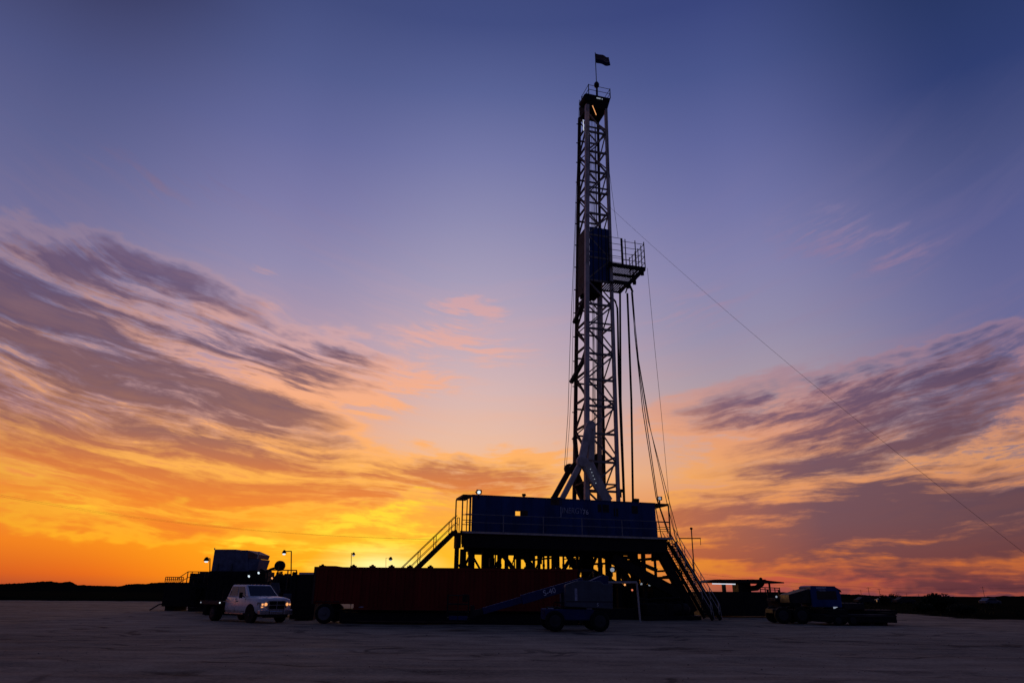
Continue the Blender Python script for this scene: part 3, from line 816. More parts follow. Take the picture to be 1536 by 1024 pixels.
# hoist enclosure in the middle of the mast
zA, zB = fp(895, 420, VB)[2], fp(895, 338, VB)[2]; zC = fp(872, 442, VB + 1.5)[2]
def ring(z, g): 
    a, b, c, d = (ext(i, z) for i in range(4))
    return [a + (-U - V) * g, b + (U - V) * g, c + (U + V) * g, d + (-U + V) * g]
pr, qr = ring(zA, .0), ring(zB, .0)
m = RB(); m.hull([pr[0] + U * .25 - V * .06, pr[1] - V * .06 + U * .1, pr[1] - V * .01 + U * .1, pr[0] + U * .25 - V * .01, qr[0] + U * .25 - V * .06, qr[1] - V * .06 + U * .1, qr[1] - V * .01 + U * .1, qr[0] + U * .25 - V * .01])
m.build('blue_windbreak', 'blue_panel', mast)
m = RB()
for k in (.25, .48, .62, .80): 
    a = pr[0].lerp(pr[1], k); b = qr[0].lerp(qr[1], k); m.bar(a - V * .09, b - V * .09, .06)
m.build('panel_rib', 'dark_steel', mast)
cr = ring(zC, 0)
m = RB(); m.hull([cr[0] - U * .01 + V * .3, cr[0] - U * .06 + V * .3, cr[3] - U * .06, cr[3] - U * .01, qr[0] - U * .01 + V * .3, qr[0] - U * .06 + V * .3, qr[3] - U * .06, qr[3] - U * .01])
m.build('brown_windbreak', 'brown_steel', mast)
m = RB(); m.hull([cr[0] + U * .3 + V * .5, cr[1] - U * .75 + V * .5, cr[2] - U * .75 - V * .2, cr[3] + U * .2 - V * .2, *[p + Vector((0, 0, 2.6)) for p in (cr[0] + U * .3 + V * .5, cr[1] - U * .75 + V * .5, cr[2] - U * .75 - V * .2, cr[3] + U * .2 - V * .2)]])
m.build('top_drive_housing', 'black_steel', mast)
# crown
cz = Z1; a, b, c, d = (ext(i, cz) for i in range(4)); cu = (a + b + c + d) / 4; W = (b - a).length
def CR(du, dv, dz): return cu + U * du + V * dv + Vector((0, 0, dz))
m = RB(); hw = W / 2
hd = hw * .95
m.hull([CR(-hw + .0, -hw - .1, -.2), CR(hw + .1, -hw - .1, -.2), CR(hw + .1, hd, -.2), CR(-hw, hd, -.2), CR(-hw - .05, -hw - .35, 1.15), CR(hw + .42, -hw - .35, 1.15), CR(hw + .42, hd, 1.15), CR(-hw - .05, hd, 1.15)])
m.build('crown_block', 'black_steel', mast, bevel=.06)

MB().lathe(CR(-hw - .02, -hw - .3, .75), V, [(0, .42), (1.2, .42)], 18).build('sheave', 'black_steel', mast)
m = RB(); hq = hw + .42
cn = [CR(-hw + .1, -hw - .3, 1.15), CR(hw + .40, -hw - .3, 1.15), CR(hw + .40, hw * .5, 1.15), CR(-hw + .1, hw * .5, 1.15)]
for k in range(4):
    for h in (.55, 1.1): m.tube([cn[k] + Vector((0, 0, h)), cn[(k + 1) % 4] + Vector((0, 0, h))], .028, 5)
    m.bar(cn[k], cn[k] + Vector((0, 0, 1.15)), .08)
m.bar(CR(-.1, -hw - .3, 1.15), CR(-.1, -hw - .3, 1.7), .05)
m.build('crown_railing', 'dark_steel', mast)
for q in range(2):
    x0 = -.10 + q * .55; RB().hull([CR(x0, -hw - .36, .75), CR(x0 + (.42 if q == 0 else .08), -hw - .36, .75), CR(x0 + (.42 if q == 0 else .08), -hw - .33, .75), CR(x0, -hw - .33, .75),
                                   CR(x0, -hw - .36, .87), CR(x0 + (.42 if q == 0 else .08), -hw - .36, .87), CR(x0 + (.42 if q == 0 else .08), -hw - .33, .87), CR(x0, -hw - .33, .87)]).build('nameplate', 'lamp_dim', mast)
# floodlights inside the mast head; the warm strip's emission stands in for sunset glint
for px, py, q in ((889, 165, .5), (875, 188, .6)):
    p = fp(px, py, VB - .25); MB().bar(p + Vector((0, 0, q)), p - Vector((0, 0, q)) + U * (.35 if px > 880 else .02), .06, .04).build('glow_strip', 'lamp_warm' if px > 880 else 'tube_glow', mast)
# travelling block hanging inside
tb = empty('travelling_block', fp(897, 690, 4.2), 0, 'black travelling block hanging inside the lower mast', 'hoist block')
LP(MB().lathe(Vector(tb.location) - V * .25, V, [(0, .35), (.06, .55), (.44, .55), (.5, .35)], 18).build('sheave_case', 'black_steel', tb), tb)
p = Vector(tb.location); LP(MB().tube([p + Vector((0, 0, -.3)), p + Vector((0, 0, -2.6))], .42, 10, r2=.25).build('hook_body', 'black_steel', tb), tb)

# flag pole with beacon, and the flag
fb = CR(.16, -hw + .1, 1.15); zt = fp(897.5, 79, VT)[2]
pl = empty('flag_pole', fb, 0, 'thin dark flag pole with a round beacon on the mast crown', 'pole')
LP(MB().tube([fb, fb + Vector((0, 0, 1.5)) + U * .02], .10, 8).build('pole', 'dark_steel', pl), pl)
LP(MB().tube([fb + Vector((0, 0, 1.4)), Vector((fb.x, fb.y, zt))], .04, 6).build('pole', 'dark_steel', pl), pl)
LP(MB().lathe(fb + Vector((0, 0, 1.35)), (0, 0, 1), [(0, .12), (.1, .24), (.4, .26), (.6, .16), (.68, .06)], 14).build('beacon', 'dark_steel', pl, smooth=True), pl)
m = MB(); zf = zt - .12; nx, nz_ = 22, 12; gv = []
for j in range(nz_ + 1):
    row = []
    for i in range(nx + 1):
        s, t = i / nx, j / nz_
        wv = .10 * math.sin(s * 9 + t * 1.5) * s
        row.append(m.bm.verts.new(Vector((fb.x, fb.y, zf)) + U * (s * 1.50 + .08 * t * s) + V * wv + Vector((0, 0, -t * 1.18 + .04 * math.sin(s * 6 + t) * s - .03 * s))))
    gv.append(row)
for j in range(nz_):
    for i in range(nx): m.bm.faces.new((gv[j][i], gv[j][i + 1], gv[j + 1][i + 1], gv[j + 1][i]))
fl = m.build('flag', 'flag_cloth', smooth=True); fl.data.materials.append(MATS['flag_upper']); fl.data.materials.append(MATS['flag_light'])
for p in fl.data.polygons:
    j_, i_ = divmod(p.index, nx); p.material_index = 0 if j_ > 6 else (2 if (j_ == 6 and i_ > 12) or (j_ in (3, 4) and 12 < i_ < 18 and (i_ + j_) % 3) else 1)
tag(fl, 'dark blue flag flying to the right above the mast crown', 'flag')
sm = fl.modifiers.new('cloth', 'SOLIDIFY'); sm.thickness = .012

# ---- racking platform ----------------------------------------------
rk = empty('racking_platform', (0, 0, 0), 0, 'caged racking platform jutting out from the right side of the mast', 'platform')
pv0, pv1 = VB - .2, VB + 3.0
uA, zfl = rp(913, 396, pv0); uB = rp(966, 400, pv0)[0]; zfl = rp(935, 398, pv0)[1]
m = RB(); m.rbox((uA, pv0, zfl - .22), (uB, pv0 + .14, zfl + .14)); m.rbox((uA, pv1, zfl - .22), (uB, pv1 + .14, zfl + .14)); m.rbox((uB, pv0, zfl - .2), (uB + .14, pv1 + .14, zfl + .14)); m.rbox((uA, (pv0 + pv1) / 2, zfl - .2), (uB, (pv0 + pv1) / 2 + .12, zfl))
m.build('frame', 'black_steel', rk)
m = RB(); k = 0
u = uA + .15
while u < uB - .05:
    m.rbox((u, pv0 + .15, zfl - .06), (u + .06, pv1 - .01, zfl)); u += .145
m.build('grating', 'dark_steel', rk)
m = RB(); zl = rp(935, 424, pv0)[1]
uC = rp(944, 424, pv0)[0]
m.rbox((uA, pv0 + .1, zl - .06), (uC, pv0 + .2, zl + .08)); m.rbox((uA, pv0 + 2.0, zl - .06), (uC, pv0 + 2.1, zl + .08)); m.rbox((uC - .1, pv0 + .2, zl - .06), (uC, pv0 + 2.0, zl + .08))
for q in range(9): m.rbox((uA + .1 + q * (uC - uA) / 9, pv0 + .2, zl - .04), (uA + .2 + q * (uC - uA) / 9, pv0 + 2.0, zl + .04))
m.build('lower_grating', 'dark_steel', rk)
m = RB()
m.bar(F(uB, pv0, zfl), F(uC, pv0 + .1, zl), .2); m.bar(F(uB, pv1, zfl), F(uC, pv0 + 2.05, zl), .2); m.bar(F(uB - .2, pv0, zfl - .6), F(uB + .3, pv0 + 1, zfl + .3), .28)
m.bar(F(uA, pv0 + .15, zfl - .1), F(uA, pv0 + .15, zl), .1); m.bar(F(uA + .1, pv0, zl - 1.0), F(uA + 1.0, pv0 + .2, zl), .08)
m.bar(F(uB + .1, pv1 - 1, zfl - .5), F(uB + .25, pv1 - .6, zfl + .5), .3)
for q in range(5): m.bar(F(uB - .05, pv0 + .3 + q * .65, zfl - .35 + .1 * (q % 2)), F(uB + .22, pv0 + .3 + q * .65, zfl + .25), .13)
m.build('bracket', 'black_steel', rk)
m = RB(); tall = rp(913, 355, pv0)[1] - zfl
for i in range(5): m.tube([F(uA, pv0, zfl + tall * (i + .3) / 4.3), F(uA + 1.35, pv0, zfl + tall * (i + .3) / 4.3)], .026, 5)
for i in range(4): m.tube([F(uA + 1.35, pv0, zfl + tall * (i + .9) / 4.3), F(uB + .15, pv0, zfl + tall * (i + .9) / 4.3)], .026, 5)
for uu in (uA + .05, uA + 1.35, uA + 1.7, uB - .75, uB + .12): m.bar(F(uu, pv0, zfl), F(uu, pv0, zfl + tall), .075 if uu != uA + 1.35 else .17)
for uu in (uB + .12,):
    for i in range(4): m.tube([F(uu, pv0, zfl + tall * (i + .9) / 4.3), F(uu, pv1, zfl + tall * (i + .9) / 4.3)], .03, 5)
    for w_ in (.6, 1.2, 1.8, 2.4, 3.0): m.bar(F(uu, pv0 + w_, zfl), F(uu, pv0 + w_, zfl + tall * .98), .07)
for i in (0, 2, 3): m.tube([F(uA + 1.35, pv1, zfl + tall * (i + .9) / 4.3), F(uB + .15, pv1, zfl + tall * (i + .9) / 4.3)], .02, 5)
m.build('railing', 'dark_steel', rk)
LPk = None

# ---- hoses, pipe stands and lines ----------------------------------
def line(name, pts, r, label, cat, group=None, n=6, mt='cable'):
    return tag(MB().tube(pts, r, n).build(name, mt), label, cat, group)
TOPY = FLOOR + .3
line('kelly_hose', [fp(915, 447, VB), fp(918, 446, 3.3), fp(923, 452, 3.3), fp(926, 462, 3.3), fp(926.5, 475, 3.3), fp(928, 560, 3.3), fp(932, 660, 3.3), fp(936, 752, 3.3)], .085, 'black hose curving out of the mast and hanging down beside it', 'hose')
line('drill_pipe_stand', [fp(930.3, 432, 3.6), fp(930, 438, 3.6), fp(931, 600, 3.6), fp(936.5, 755, 3.6)], .09, 'dark pipe stand hanging beside the hose, nearest the mast', 'pipe')
line('drill_pipe_stand', [fp(941, 440, 3.8), fp(943, 490, 3.8), fp(947, 600, 3.8), fp(949.5, 755, 3.8)], .09, 'dark pipe stand hanging straight down below the racking platform hook', 'pipe')
hk = empty('pulley_hook', fp(943, 434, 3.8), 0, 'small black pulley hook under the racking platform', 'hook')
p = Vector(hk.location)
LP(MB().bar(fp(943, 424, 3.8), fp(938.5, 439, 3.8), .10).bar(fp(944, 426, 3.8), fp(949, 438, 3.8), .14).bar(fp(940, 431, 3.8), fp(946, 430, 3.8), .22).build('yoke', 'black_steel', hk), hk)
for i, pts in enumerate([[(948, 438), (952, 500), (964, 615), (984, 745), (1002, 800)], [(947, 438), (954, 520), (967, 615), (987, 752), (1008, 812)], [(948, 440), (958, 540), (975, 640), (1000, 752), (1022, 842)], [(949, 438), (956, 530), (972, 630), (1006, 760), (1030, 850)]]):
    vv = 2.4 + .5 * i
    line('tie_line', [fp(x, y, vv) for x, y in pts], .036 - .008 * (i // 2), ['taut dark line fanning down from the pulley hook, steepest of four', 'taut dark line fanning down from the pulley hook, second steepest', 'thin line fanning down from the pulley hook to the right stairs, third of four', 'thin line fanning down from the pulley hook, outermost to the right'][i], 'cable', 'lines fanning down from the pulley hook')
line('hoist_cable', [fp(909, 160, 3), fp(913, 250, 3), fp(927, 356, 3)], .016, 'very thin cable from the mast head to the top of the racking platform cage', 'cable')
line('hoist_cable', [fp(971, 402, 3), fp(981, 510, 3), fp(992, 620, 3), fp(1004, 755, 3), fp(1018, 830, 3)], .016, 'very thin cable dropping from the outer corner of the racking platform', 'cable')
line('hoist_cable', [fp(869, 150, 4.5), fp(866, 250, 4.5), fp(860, 400, 4.5), fp(855, 520, 4.5), fp(852, 620, 4.5), fp(846.5, 703, 4.5)], .022, 'thin cable running down the left side of the mast, outer one', 'cable', 'cables left of the mast')
line('hoist_cable', [fp(870, 150, 4.5), fp(867, 250, 4.5), fp(861.5, 400, 4.5), fp(858, 560, 4.5), fp(854, 640, 4.5), fp(849.5, 700, 4.5)], .018, 'thin cable running down the left side of the mast, inner one', 'cable', 'cables left of the mast')
g0 = fp(913, 309, 3); g1 = Vector((xz_at(1690, 40, 0), 40, 0))
line('guy_wire', sag(g0, g1, .9, 40), .010, 'long guy wire running from the mast down to the far right', 'guy wire')

# ---- floodlights on the wind wall ----------------------------------
def flood(px, py, v, aim, label, size=.34, face='lamp_white', post=.5, group=None, Y=None):
    p = fp(px, py, v) if Y is None else at(px, py, Y)
    o = empty('floodlight', p, math.atan2(aim[1], aim[0]), label, 'lamp', group)
    s = size
    MB().hull([(-.5 * s, -.35 * s, -.3 * s), (.35 * s, -.6 * s, -.45 * s), (.35 * s, .6 * s, -.45 * s), (-.5 * s, .35 * s, -.3 * s), (-.5 * s, -.35 * s, .3 * s), (.35 * s, -.6 * s, .45 * s), (.35 * s, .6 * s, .45 * s), (-.5 * s, .35 * s, .3 * s)]).build('housing', 'black_steel', o, bevel=.01, rot=(0, R(aim[2]), 0))
    MB().lathe((.355 * s, 0, 0), (1, 0, 0), [(0, .36 * s), (.03 * s, .34 * s), (.06 * s, .22 * s)], 16).build('lens', face, o, rot=(0, R(aim[2]), 0))
    MB().box((-.04, -.05, -post), (.04, .05, -.2 * s)).box((-.08, -.68 * s, -.06), (.0, .68 * s, .0)).build('bracket', 'black_steel', o)
    return o
flood(718, 737, .0, (.25, -1, 25), 'lit floodlight on the left end of the wind wall roof', .34)
flood(989, 747, .0, (0, -1, 10), 'pale floodlight on the right end of the wind wall roof', .32, 'lamp_dim')
flood(953, 751, .5, (1, 1, 10), 'dark unlit floodlight on the wind wall, left of the pale one', .42, 'dark_steel')
flood(786, 742, .3, (-1, 1, 10), 'tiny dark lamp on the wind wall roof left of the A-frame', .22, 'dark_steel')
flood(931, 736, 3.0, (0, -1, 0), 'small dark lamp beside the right foot of the mast', .3, 'dark_steel')
flood(918, 853, -.2, (0, -1, 20), 'large grey floodlight under the rig floor above the blue boom lift', .42, 'lamp_dim')

# ---- machinery below the floor -------------------------------------
bop = empty('blowout_preventer', F(7.6, 4.2, 0), PHI, 'black blowout preventer stack under the middle of the rig floor', 'blowout preventer')
MB().lathe((0, 0, 0), (0, 0, 1), [(0, .5), (.4, .5), (.45, .7), (.7, .7), (.75, .45), (1.2, .45), (1.25, .75), (1.6, .75), (1.65, .42), (2.1, .42), (2.15, .7), (3.0, .75), (3.3, .6), (3.5, .3)], 20).build('bore_stack', 'black_steel', bop)
for z_ in (1.0, 1.9): MB().box((-1.5, -.3, z_ - .25), (1.5, .3, z_ + .25)).build('ram', 'black_steel', bop, bevel=.04)
def machine(px0, px1, v0, v1, h, label, name='equipment_skid', cat='machinery', seed=1):
    u0 = rp(px0, 900, v0)[0]; u1 = rp(px1, 900, v0)[0]; L = u1 - u0; D = v1 - v0
    o = empty(name, F(u0, v0, 0), PHI, label, cat); g = random.Random(seed)
    MB().box((0, 0, .02), (L, D, .28)).build('skid_base', 'black_steel', o)
    MB().box((L * .08, D * .1, .28), (L * .55, D * .9, h * .7)).build('housing', 'black_steel', o, bevel=.05)
    MB().lathe((L * .58, D * .5, h * .45), (1, 0, 0), [(0, .1), (.02, h * .28), (L * .3, h * .28), (L * .32, h * .2), (L * .36, .1)], 16).build('motor', 'dark_steel', o)
    pp = MB()
    for k in range(5):
        x = L * g.random(); y = D * g.random(); z = h * (.6 + .4 * g.random())
        pp.tube([(x, y, .28), (x, y, z), (x + .5 * (g.random() - .5), y, z + .1), (L * g.random(), D * g.random(), z)], .05 + .05 * g.random(), 6)
    pp.build('pipework', 'black_steel', o)
    return o
machine(700, 790, 1, 4, 3.0, 'black pump skid under the left half of the rig floor', seed=2)
machine(800, 870, 5, 8, 3.2, 'black pump skid under the middle of the rig floor, behind the red trailer', seed=4)
machine(925, 1000, 3, 6, 2.9, 'black pump skid under the right half of the rig floor', seed=7)
machine(965, 1050, -1.8, .3, 1.5, 'low black pump skid in front of the right rig legs', seed=9)
machine(978, 1040, 2.2, 5.5, 3.4, 'tall black pump skid inside the raking legs at the right end of the rig', seed=14)
machine(900, 985, 6.5, 8.2, 2.6, 'black pump skid at the back right beneath the rig floor', seed=11)
# lit work lamps under the floor
for i, (px, py, v, s, f, lb) in enumerate([(937, 876, 2, .22, 'lamp_warm', 'tiny warm work lamp beneath the rig right beside the white pipe goalpost'), (962, 875, 1, .24, 'lamp_dim', 'small pale work lamp under the rig, just right of the white goalpost'),
                                           (974, 876, 1, .26, 'lamp_dim', 'small pale work lamp under the rig, second right of the white goalpost'), (986, 873, 1, .30, 'lamp_white', 'brightest white work lamp under the right half of the rig'),
                                           (1018, 875, 1, .28, 'lamp_dim', 'small white work lamp by the raking legs under the rig'), (948, 884, 2, .2, 'lamp_red', 'tiny red lamp under the rig behind the white goalpost')]):
    flood(px, py, v, (0, -1, 15), lb, s, f, post=.3)
gp = empty('pipe_goalpost', (0, 0, 0), 0, 'thin pale pipe goalpost standing behind the blue boom lift', 'pipe frame')
a, b = at(866, 873, 46), at(955, 873, 46); c_ = Vector((b.x + .1, 46, 0)); a2 = Vector((a.x, 46, 0))
MB().tube([a, b], .07, 8).build('crossbar', 'grey_steel', gp); MB().tube([c_, b], .06, 8).build('post', 'grey_steel', gp); MB().tube([a2, a], .06, 8).build('post', 'grey_steel', gp)

# ------------------------------------------------------------------ wheels
def wheel(par, x, y, r, w, rim='dull_rim', dual=False):
    o = MB().lathe((x, y - w / 2, r), (0, 1, 0), [(0, r * .80), (.02, r * .93), (w * .2, r), (w * .8, r), (w - .02, r * .93), (w, r * .80)], 28).build('wheel', 'rubber', par, smooth=False)
    s = -1 if y < 0 else 1
    yo = y + s * (w / 2 + .004)
    MB().lathe((x, yo, r), (0, -s, 0), [(-.012, r * .50), (0, r * .60), (.03, r * .60)], 20).lathe((x, yo, r), (0, s, 0), [(0, r * .18), (.05, r * .15)], 12).build('rim', rim, o)
    return o


def quad_panel(c, u0, u1, v0, v1, off, th=.012):
    """slab laid proud of the quad c = (bottom left, bottom right, top right, top left)"""
    c = [Vector(p) for p in c]
    P = lambda u, v: c[0].lerp(c[1], u).lerp(c[3].lerp(c[2], u), v)
    n = (c[1] - c[0]).cross(c[3] - c[0]).normalized()
    q = [P(u0, v0), P(u1, v0), P(u1, v1), P(u0, v1)]
    m = MB(); m.hull([p + n * off for p in q] + [p + n * (off + th) for p in q]); return m


# ------------------------------------------------------------------ white flatbed pickup
def pickup():
    Y = 40.6; x = xz_at(411, Y, 0)
    o = empty('pickup_truck', (x, Y, 0), R(-42), 'white flatbed pickup truck with lit headlights parked by the dark tanks', 'pickup truck')
    # lower body, lofted
    st = [(0.03, .82, .60, 1.12), (-.03, .92, .56, 1.22), (-.12, .97, .54, 1.27), (-.35, .99, .52, 1.31), (-.9, 1.01, .52, 1.34), (-1.5, 1.01, .50, 1.36), (-1.8, 1.0, .50, 1.37), (-3.86, 1.0, .50, 1.37), (-3.92, .97, .52, 1.35)]
    m = MB(); prev = None
    for (sx, w, z0, z1) in st:
        zs_ = z1 - .16
        crown = .05 if sx > -1.6 else 0
        pts = [(-w * .9, z0), (-w * .99, z0 + .12), (-w, (z0 + zs_) / 2), (-w * .985, zs_), (-w * .90, z1 - .03), (-w * .55, z1 + crown * .9), (-w * .45, z1 + crown * .5), (0, z1 + crown)]
        pts = pts + [(-a, b) for a, b in reversed(pts[:-1])]
        rg = [m.bm.verts.new((sx, a, b)) for a, b in pts]; n = len(rg)
        if prev:
            for k in range(n): m.bm.faces.new((prev[k], prev[(k + 1) % n], rg[(k + 1) % n], rg[k]))
        else: m.bm.faces.new(rg)
        prev = rg
    m.bm.faces.new(prev)
    body = m.build('body', 'white_paint', o, smooth=True)
    md = body.modifiers.new('edge', 'EDGE_SPLIT'); md.split_angle = R(35)
    # greenhouse
    b = [(-1.35, -.94), (-1.35, .94), (-3.88, .93), (-3.88, -.93)]; t = [(-2.15, -.75), (-2.15, .75), (-3.74, .75), (-3.74, -.75)]
    zb, ztop = 1.33, 1.99
    B = [Vector((*p, zb)) for p in b]; T = [Vector((*p, ztop)) for p in t]
    MB().hull(B + T).build('cab', 'white_paint', o, bevel=.06)
    ws = (B[0], B[1], T[1], T[0]); sr = (B[3], B[0], T[0], T[3]); sl = (B[1], B[2], T[2], T[1]); bk_ = (B[2], B[3], T[3], T[2])
    quad_panel(ws, .05, .95, .10, .90, .005).build('windshield', 'glass', o)
    quad_panel(bk_, .1, .9, .2, .85, .005).build('rear_window', 'glass', o)
    for q, nm in ((sr, 0), (sl, 1)):
        a0, a1 = (.08, .47) if nm == 0 else (.53, .92)
        b0, b1 = (.51, .86) if nm == 0 else (.14, .49)
        quad_panel(q, a0, a1, .12, .84, .005).build('side_window', 'glass', o)
        quad_panel(q, b0, b1, .12, .84, .005).build('side_window', 'glass', o)
    m = MB()
    for y in (-.35, -.12, .12, .35): m.box((-2.30, y - .05, 1.99), (-2.20, y + .05, 2.02))
    m.build('roof_lamp', 'chrome', o)
    # doors: seams and handles
    for s in (-1, 1):
        m = MB()
        for xx in (-1.62, -2.72, -3.8): m.box((xx - .008, s * .985 - .012, .6), (xx + .008, s * .985 + .018, 1.27))
        m.box((-3.8, s * .99 - .012, .585), (-1.62, s * .99 + .014, .6))
        m.build('door_seam', 'dark_steel', o)
        for xx in (-2.55, -3.62): MB().box((xx - .1, s * 1.0 - .01, 1.1), (xx + .1, s * 1.0 + .035, 1.13)).build('door_handle', 'chrome' if xx < -3 else 'rubber', o)
        MB().bar((-1.75, s * .95, 1.33), (-1.72, s * 1.22, 1.40), .05).box((-1.80, s * 1.22 - .09, 1.28), (-1.72, s * 1.22 + .09, 1.58)).build('mirror', 'rubber', o, bevel=.02)
        MB().box((-3.75, s * 1.0 - .03, .44), (-1.65, s * 1.0 + .05, .50)).build('running_board', 'chrome', o)
        # arch
        MB().lathe((-.98, s * 1.012, .50), (0, s, 0), [(-.25, .50), (0, .50), (.001, .40)], 28).build('wheel_arch', 'rubber', o)
    # front
    MB().box((.0, -.50, .70), (.07, .50, 1.17)).build('grille', 'rubber', o, bevel=.02)
    g = MB()
    g.box((.071, -.50, .70), (.09, .50, .735)).box((.071, -.50, 1.135), (.09, .50, 1.17)).box((.071, -.50, .735), (.09, -.465, 1.135)).box((.071, .465, .735), (.09, .50, 1.135)).box((.071, -.465, .925), (.088, .465, .955)).box((.071, -.02, .735), (.087, .02, .925)).box((.071, -.02, .955), (.087, .02, 1.135))
    g.build('grille_frame', 'chrome', o)
    for s in (-1, 1):
        h = MB().hull([(-.05, s * .945, .80), (.065, s * .53, .80), (.0, s * .53, .80), (-.3, s * .98, .80), (-.05, s * .95, 1.08), (.065, s * .53, 1.10), (.0, s * .53, 1.10), (-.3, s * .99, 1.08)]).build('headlight', 'chrome', o)
        MB().lathe((.045, s * .65, .98), (1, s * .35, 0), [(0, .085), (.03, .07)], 14).build('bulb', 'lamp_warm', h)
        MB().lathe((.012, s * .83, .97), (1, s * .6, 0), [(0, .055), (.03, .045)], 12).build('bulb', 'lamp_warm', h)
        if s < 0: MB().box((-.0, s * .84 - .05, .82), (.04, s * .84 + .05, .86)).build('marker', 'lamp_warm', h)
    MB().box((-.15, -1.0, .44), (.16, -.42, .70)).box((-.1, -.42, .44), (.15, .42, .66)).box((-.15, .42, .44), (.16, 1.0, .70)).build('bumper', 'chrome', o, bevel=.05)
    MB().box((-.08, -.7, .30), (.12, .7, .435)).build('valance', 'rubber', o)
    MB().box((-3.9, -.8, .35), (-.4, .8, .52)).build('chassis', 'black_steel', o)
    # flat bed
    MB().box((-6.75, -1.12, .98), (-4.05, 1.12, 1.06)).build('flatbed', 'dark_steel', o)
    MB().box((-6.77, -1.16, .90), (-4.03, -1.121, 1.10)).box((-6.77, 1.121, .90), (-4.03, 1.16, 1.10)).box((-6.80, -1.12, .90), (-6.751, 1.12, 1.10)).build('bed_rail', 'brown_steel', o)
    m = MB()
    for y in (-1.08, 0, 1.08): m.bar((-4.12, y, 1.06), (-4.12, y, 1.75), .07)
    m.box((-4.15, -1.11, 1.7), (-4.09, 1.11, 1.76)).build('headache_rack', 'black_steel', o)
    MB().box((-6.7, -.45, .62), (-3.9, .45, .97)).build('bed_frame', 'black_steel', o)
    for p in ((-6.6, -1.165, .98), (-4.2, -1.165, 1.0)): MB().box((p[0] - .05, p[1] - .02, p[2] - .03), (p[0] + .05, p[1] - .001, p[2] + .04)).build('side_lamp', 'lamp_white' if p[0] > -5 else 'lamp_dim', o)
    for s in (-1, 1): MB().box((-5.75, s * .95 - .28, .28), (-5.71, s * .95 + .28, .9)).build('mud_flap', 'rubber', o)
    for s in (-1, 1):
        wheel(o, -.98, s * .86, .42, .27)
        wheel(o, -5.1, s * .88, .42, .48)
    return o
pickup()


# ------------------------------------------------------------------ boom lift
def boom_lift():
    Y = 34.6; x0 = xz_at(817, Y, 0)
    S = 1 / 33.0
    o = empty('boom_lift', (x0, Y, 0), R(4), 'blue and grey boom lift with its boom lowered left in front of the red trailer', 'boom lift')
    X = lambda px: (px - 817) * S
    def Z(py): return max(0, (951 - py) * S)
    MB().box((X(818), .1, .48), (X(896), 2.0, .98)).build('chassis', 'blue_paint', o, bevel=.05)
    MB().box((X(826), .3, .98), (X(905), 1.8, 1.06)).build('turntable', 'black_steel', o)
    # cowl: rounded grey body
    cow = [(X(850), Z(915)), (X(925), Z(918)), (X(926), Z(881)), (X(911), Z(881)), (X(905), Z(876)), (X(898), Z(877)), (X(892), Z(876.5)), (X(872), Z(876)), (X(866), Z(877.5)), (X(852), Z(882)), (X(850), Z(885))]
    MB().prism(cow, -.02, .55).build('engine_cowl', 'grey_paint', o, bevel=.03)
    MB().prism(cow, 1.5, 2.0).build('engine_cowl', 'grey_paint', o, bevel=.03)
    MB().box((X(851), -.032, Z(908)), (X(925), -.021, Z(907))).build('cowl_seam', 'black_steel', o)
    MB().prism([(X(870), 1.05), (X(924), 1.05), (X(924), Z(869)), (X(914), Z(868)), (X(878), Z(883))], .6, 1.45).build('counterweight', 'blue_paint', o, bevel=.03)
    text('emblem', 'S', .20, 'lettering_white', o, (X(901), -.035, Z(912)), (math.pi / 2, 0, 0))
    MB().box((X(865), -.03, Z(906)), (X(869), -.021, Z(888))).build('decal', 'lettering_faded', o)
    # boom
    a = Vector((X(884), .95, Z(878))); b = Vector((X(722), .95, Z(923)))
    d = (b - a)
    MB().bar(a, a + d * .62, .42, .42, up=(0, 0, 1)).build('boom', 'blue_paint', o, bevel=.02)
    MB().bar(a + d * .62, b, .30, .30).build('boom_extension', 'blue_paint', o, bevel=.02)
    ang = math.atan2(d.z, -d.x) if False else math.atan2(a.z - b.z, a.x - b.x)
    p = a + d * .345
    text('lettering', 'S-40', .36, 'lettering_white', o, (p.x, .95 - .22, p.z), (math.pi / 2, -ang, 0))
    MB().bar(b, b + Vector((-.55, 0, -.12)), .22, .26).bar(b + Vector((-.5, 0, -.3)), b + Vector((-.5, 0, .25)), .2).build('jib_head', 'dark_steel', o)
    # basket
    bx1 = b.x - .7; bx0 = bx1 - 1.0; z = .50
    MB().box((bx0, .0, z), (bx1, 1.9, z + .07)).build('basket_floor', 'black_steel', o)
    m = MB()
    for h in (.3, .65, 1.05):
        for (p, q) in (((bx0, 0), (bx1, 0)), ((bx1, 0), (bx1, 1.9)), ((bx1, 1.9), (bx0, 1.9)), ((bx0, 1.9), (bx0, 0))): m.tube([(*p, z + h), (*q, z + h)], .02, 5)
    for p in ((bx0, 0), (bx1, 0), (bx1, 1.9), (bx0, 1.9), (bx0, .95), ((bx0 + bx1) / 2, 0)): m.bar((*p, z), (*p, z + 1.05), .04)
    m.build('basket_rail', 'black_steel', o)
    MB().box((bx0 + .1, -.02, z - .02), (bx1 - .05, .03, z + .16)).build('toe_board', 'blue_paint', o)
    MB().box((bx1 - .3, .6, z + .75), (bx1 - .05, 1.3, z + 1.1)).build('control_box', 'black_steel', o)
    for px in (833, 903):
        for y in (.0, 2.05):
            w = wheel(o, X(px), y if y else -.001, .46, .34)
    for px in (823, 884): MB().box((X(px), .085, .98), (X(px) + .26, .14, 1.03)).build('decal', 'lettering_faded', o)
    m = MB()
    for y in (.35, 1.7): m.tube([(X(880), y, 1.05), (X(880), y, 1.3), (X(840), y, 1.25), (X(838), y, 1.0)], .03, 6)
    m.build('hose_guard', 'black_steel', o)
    return o
boom_lift()


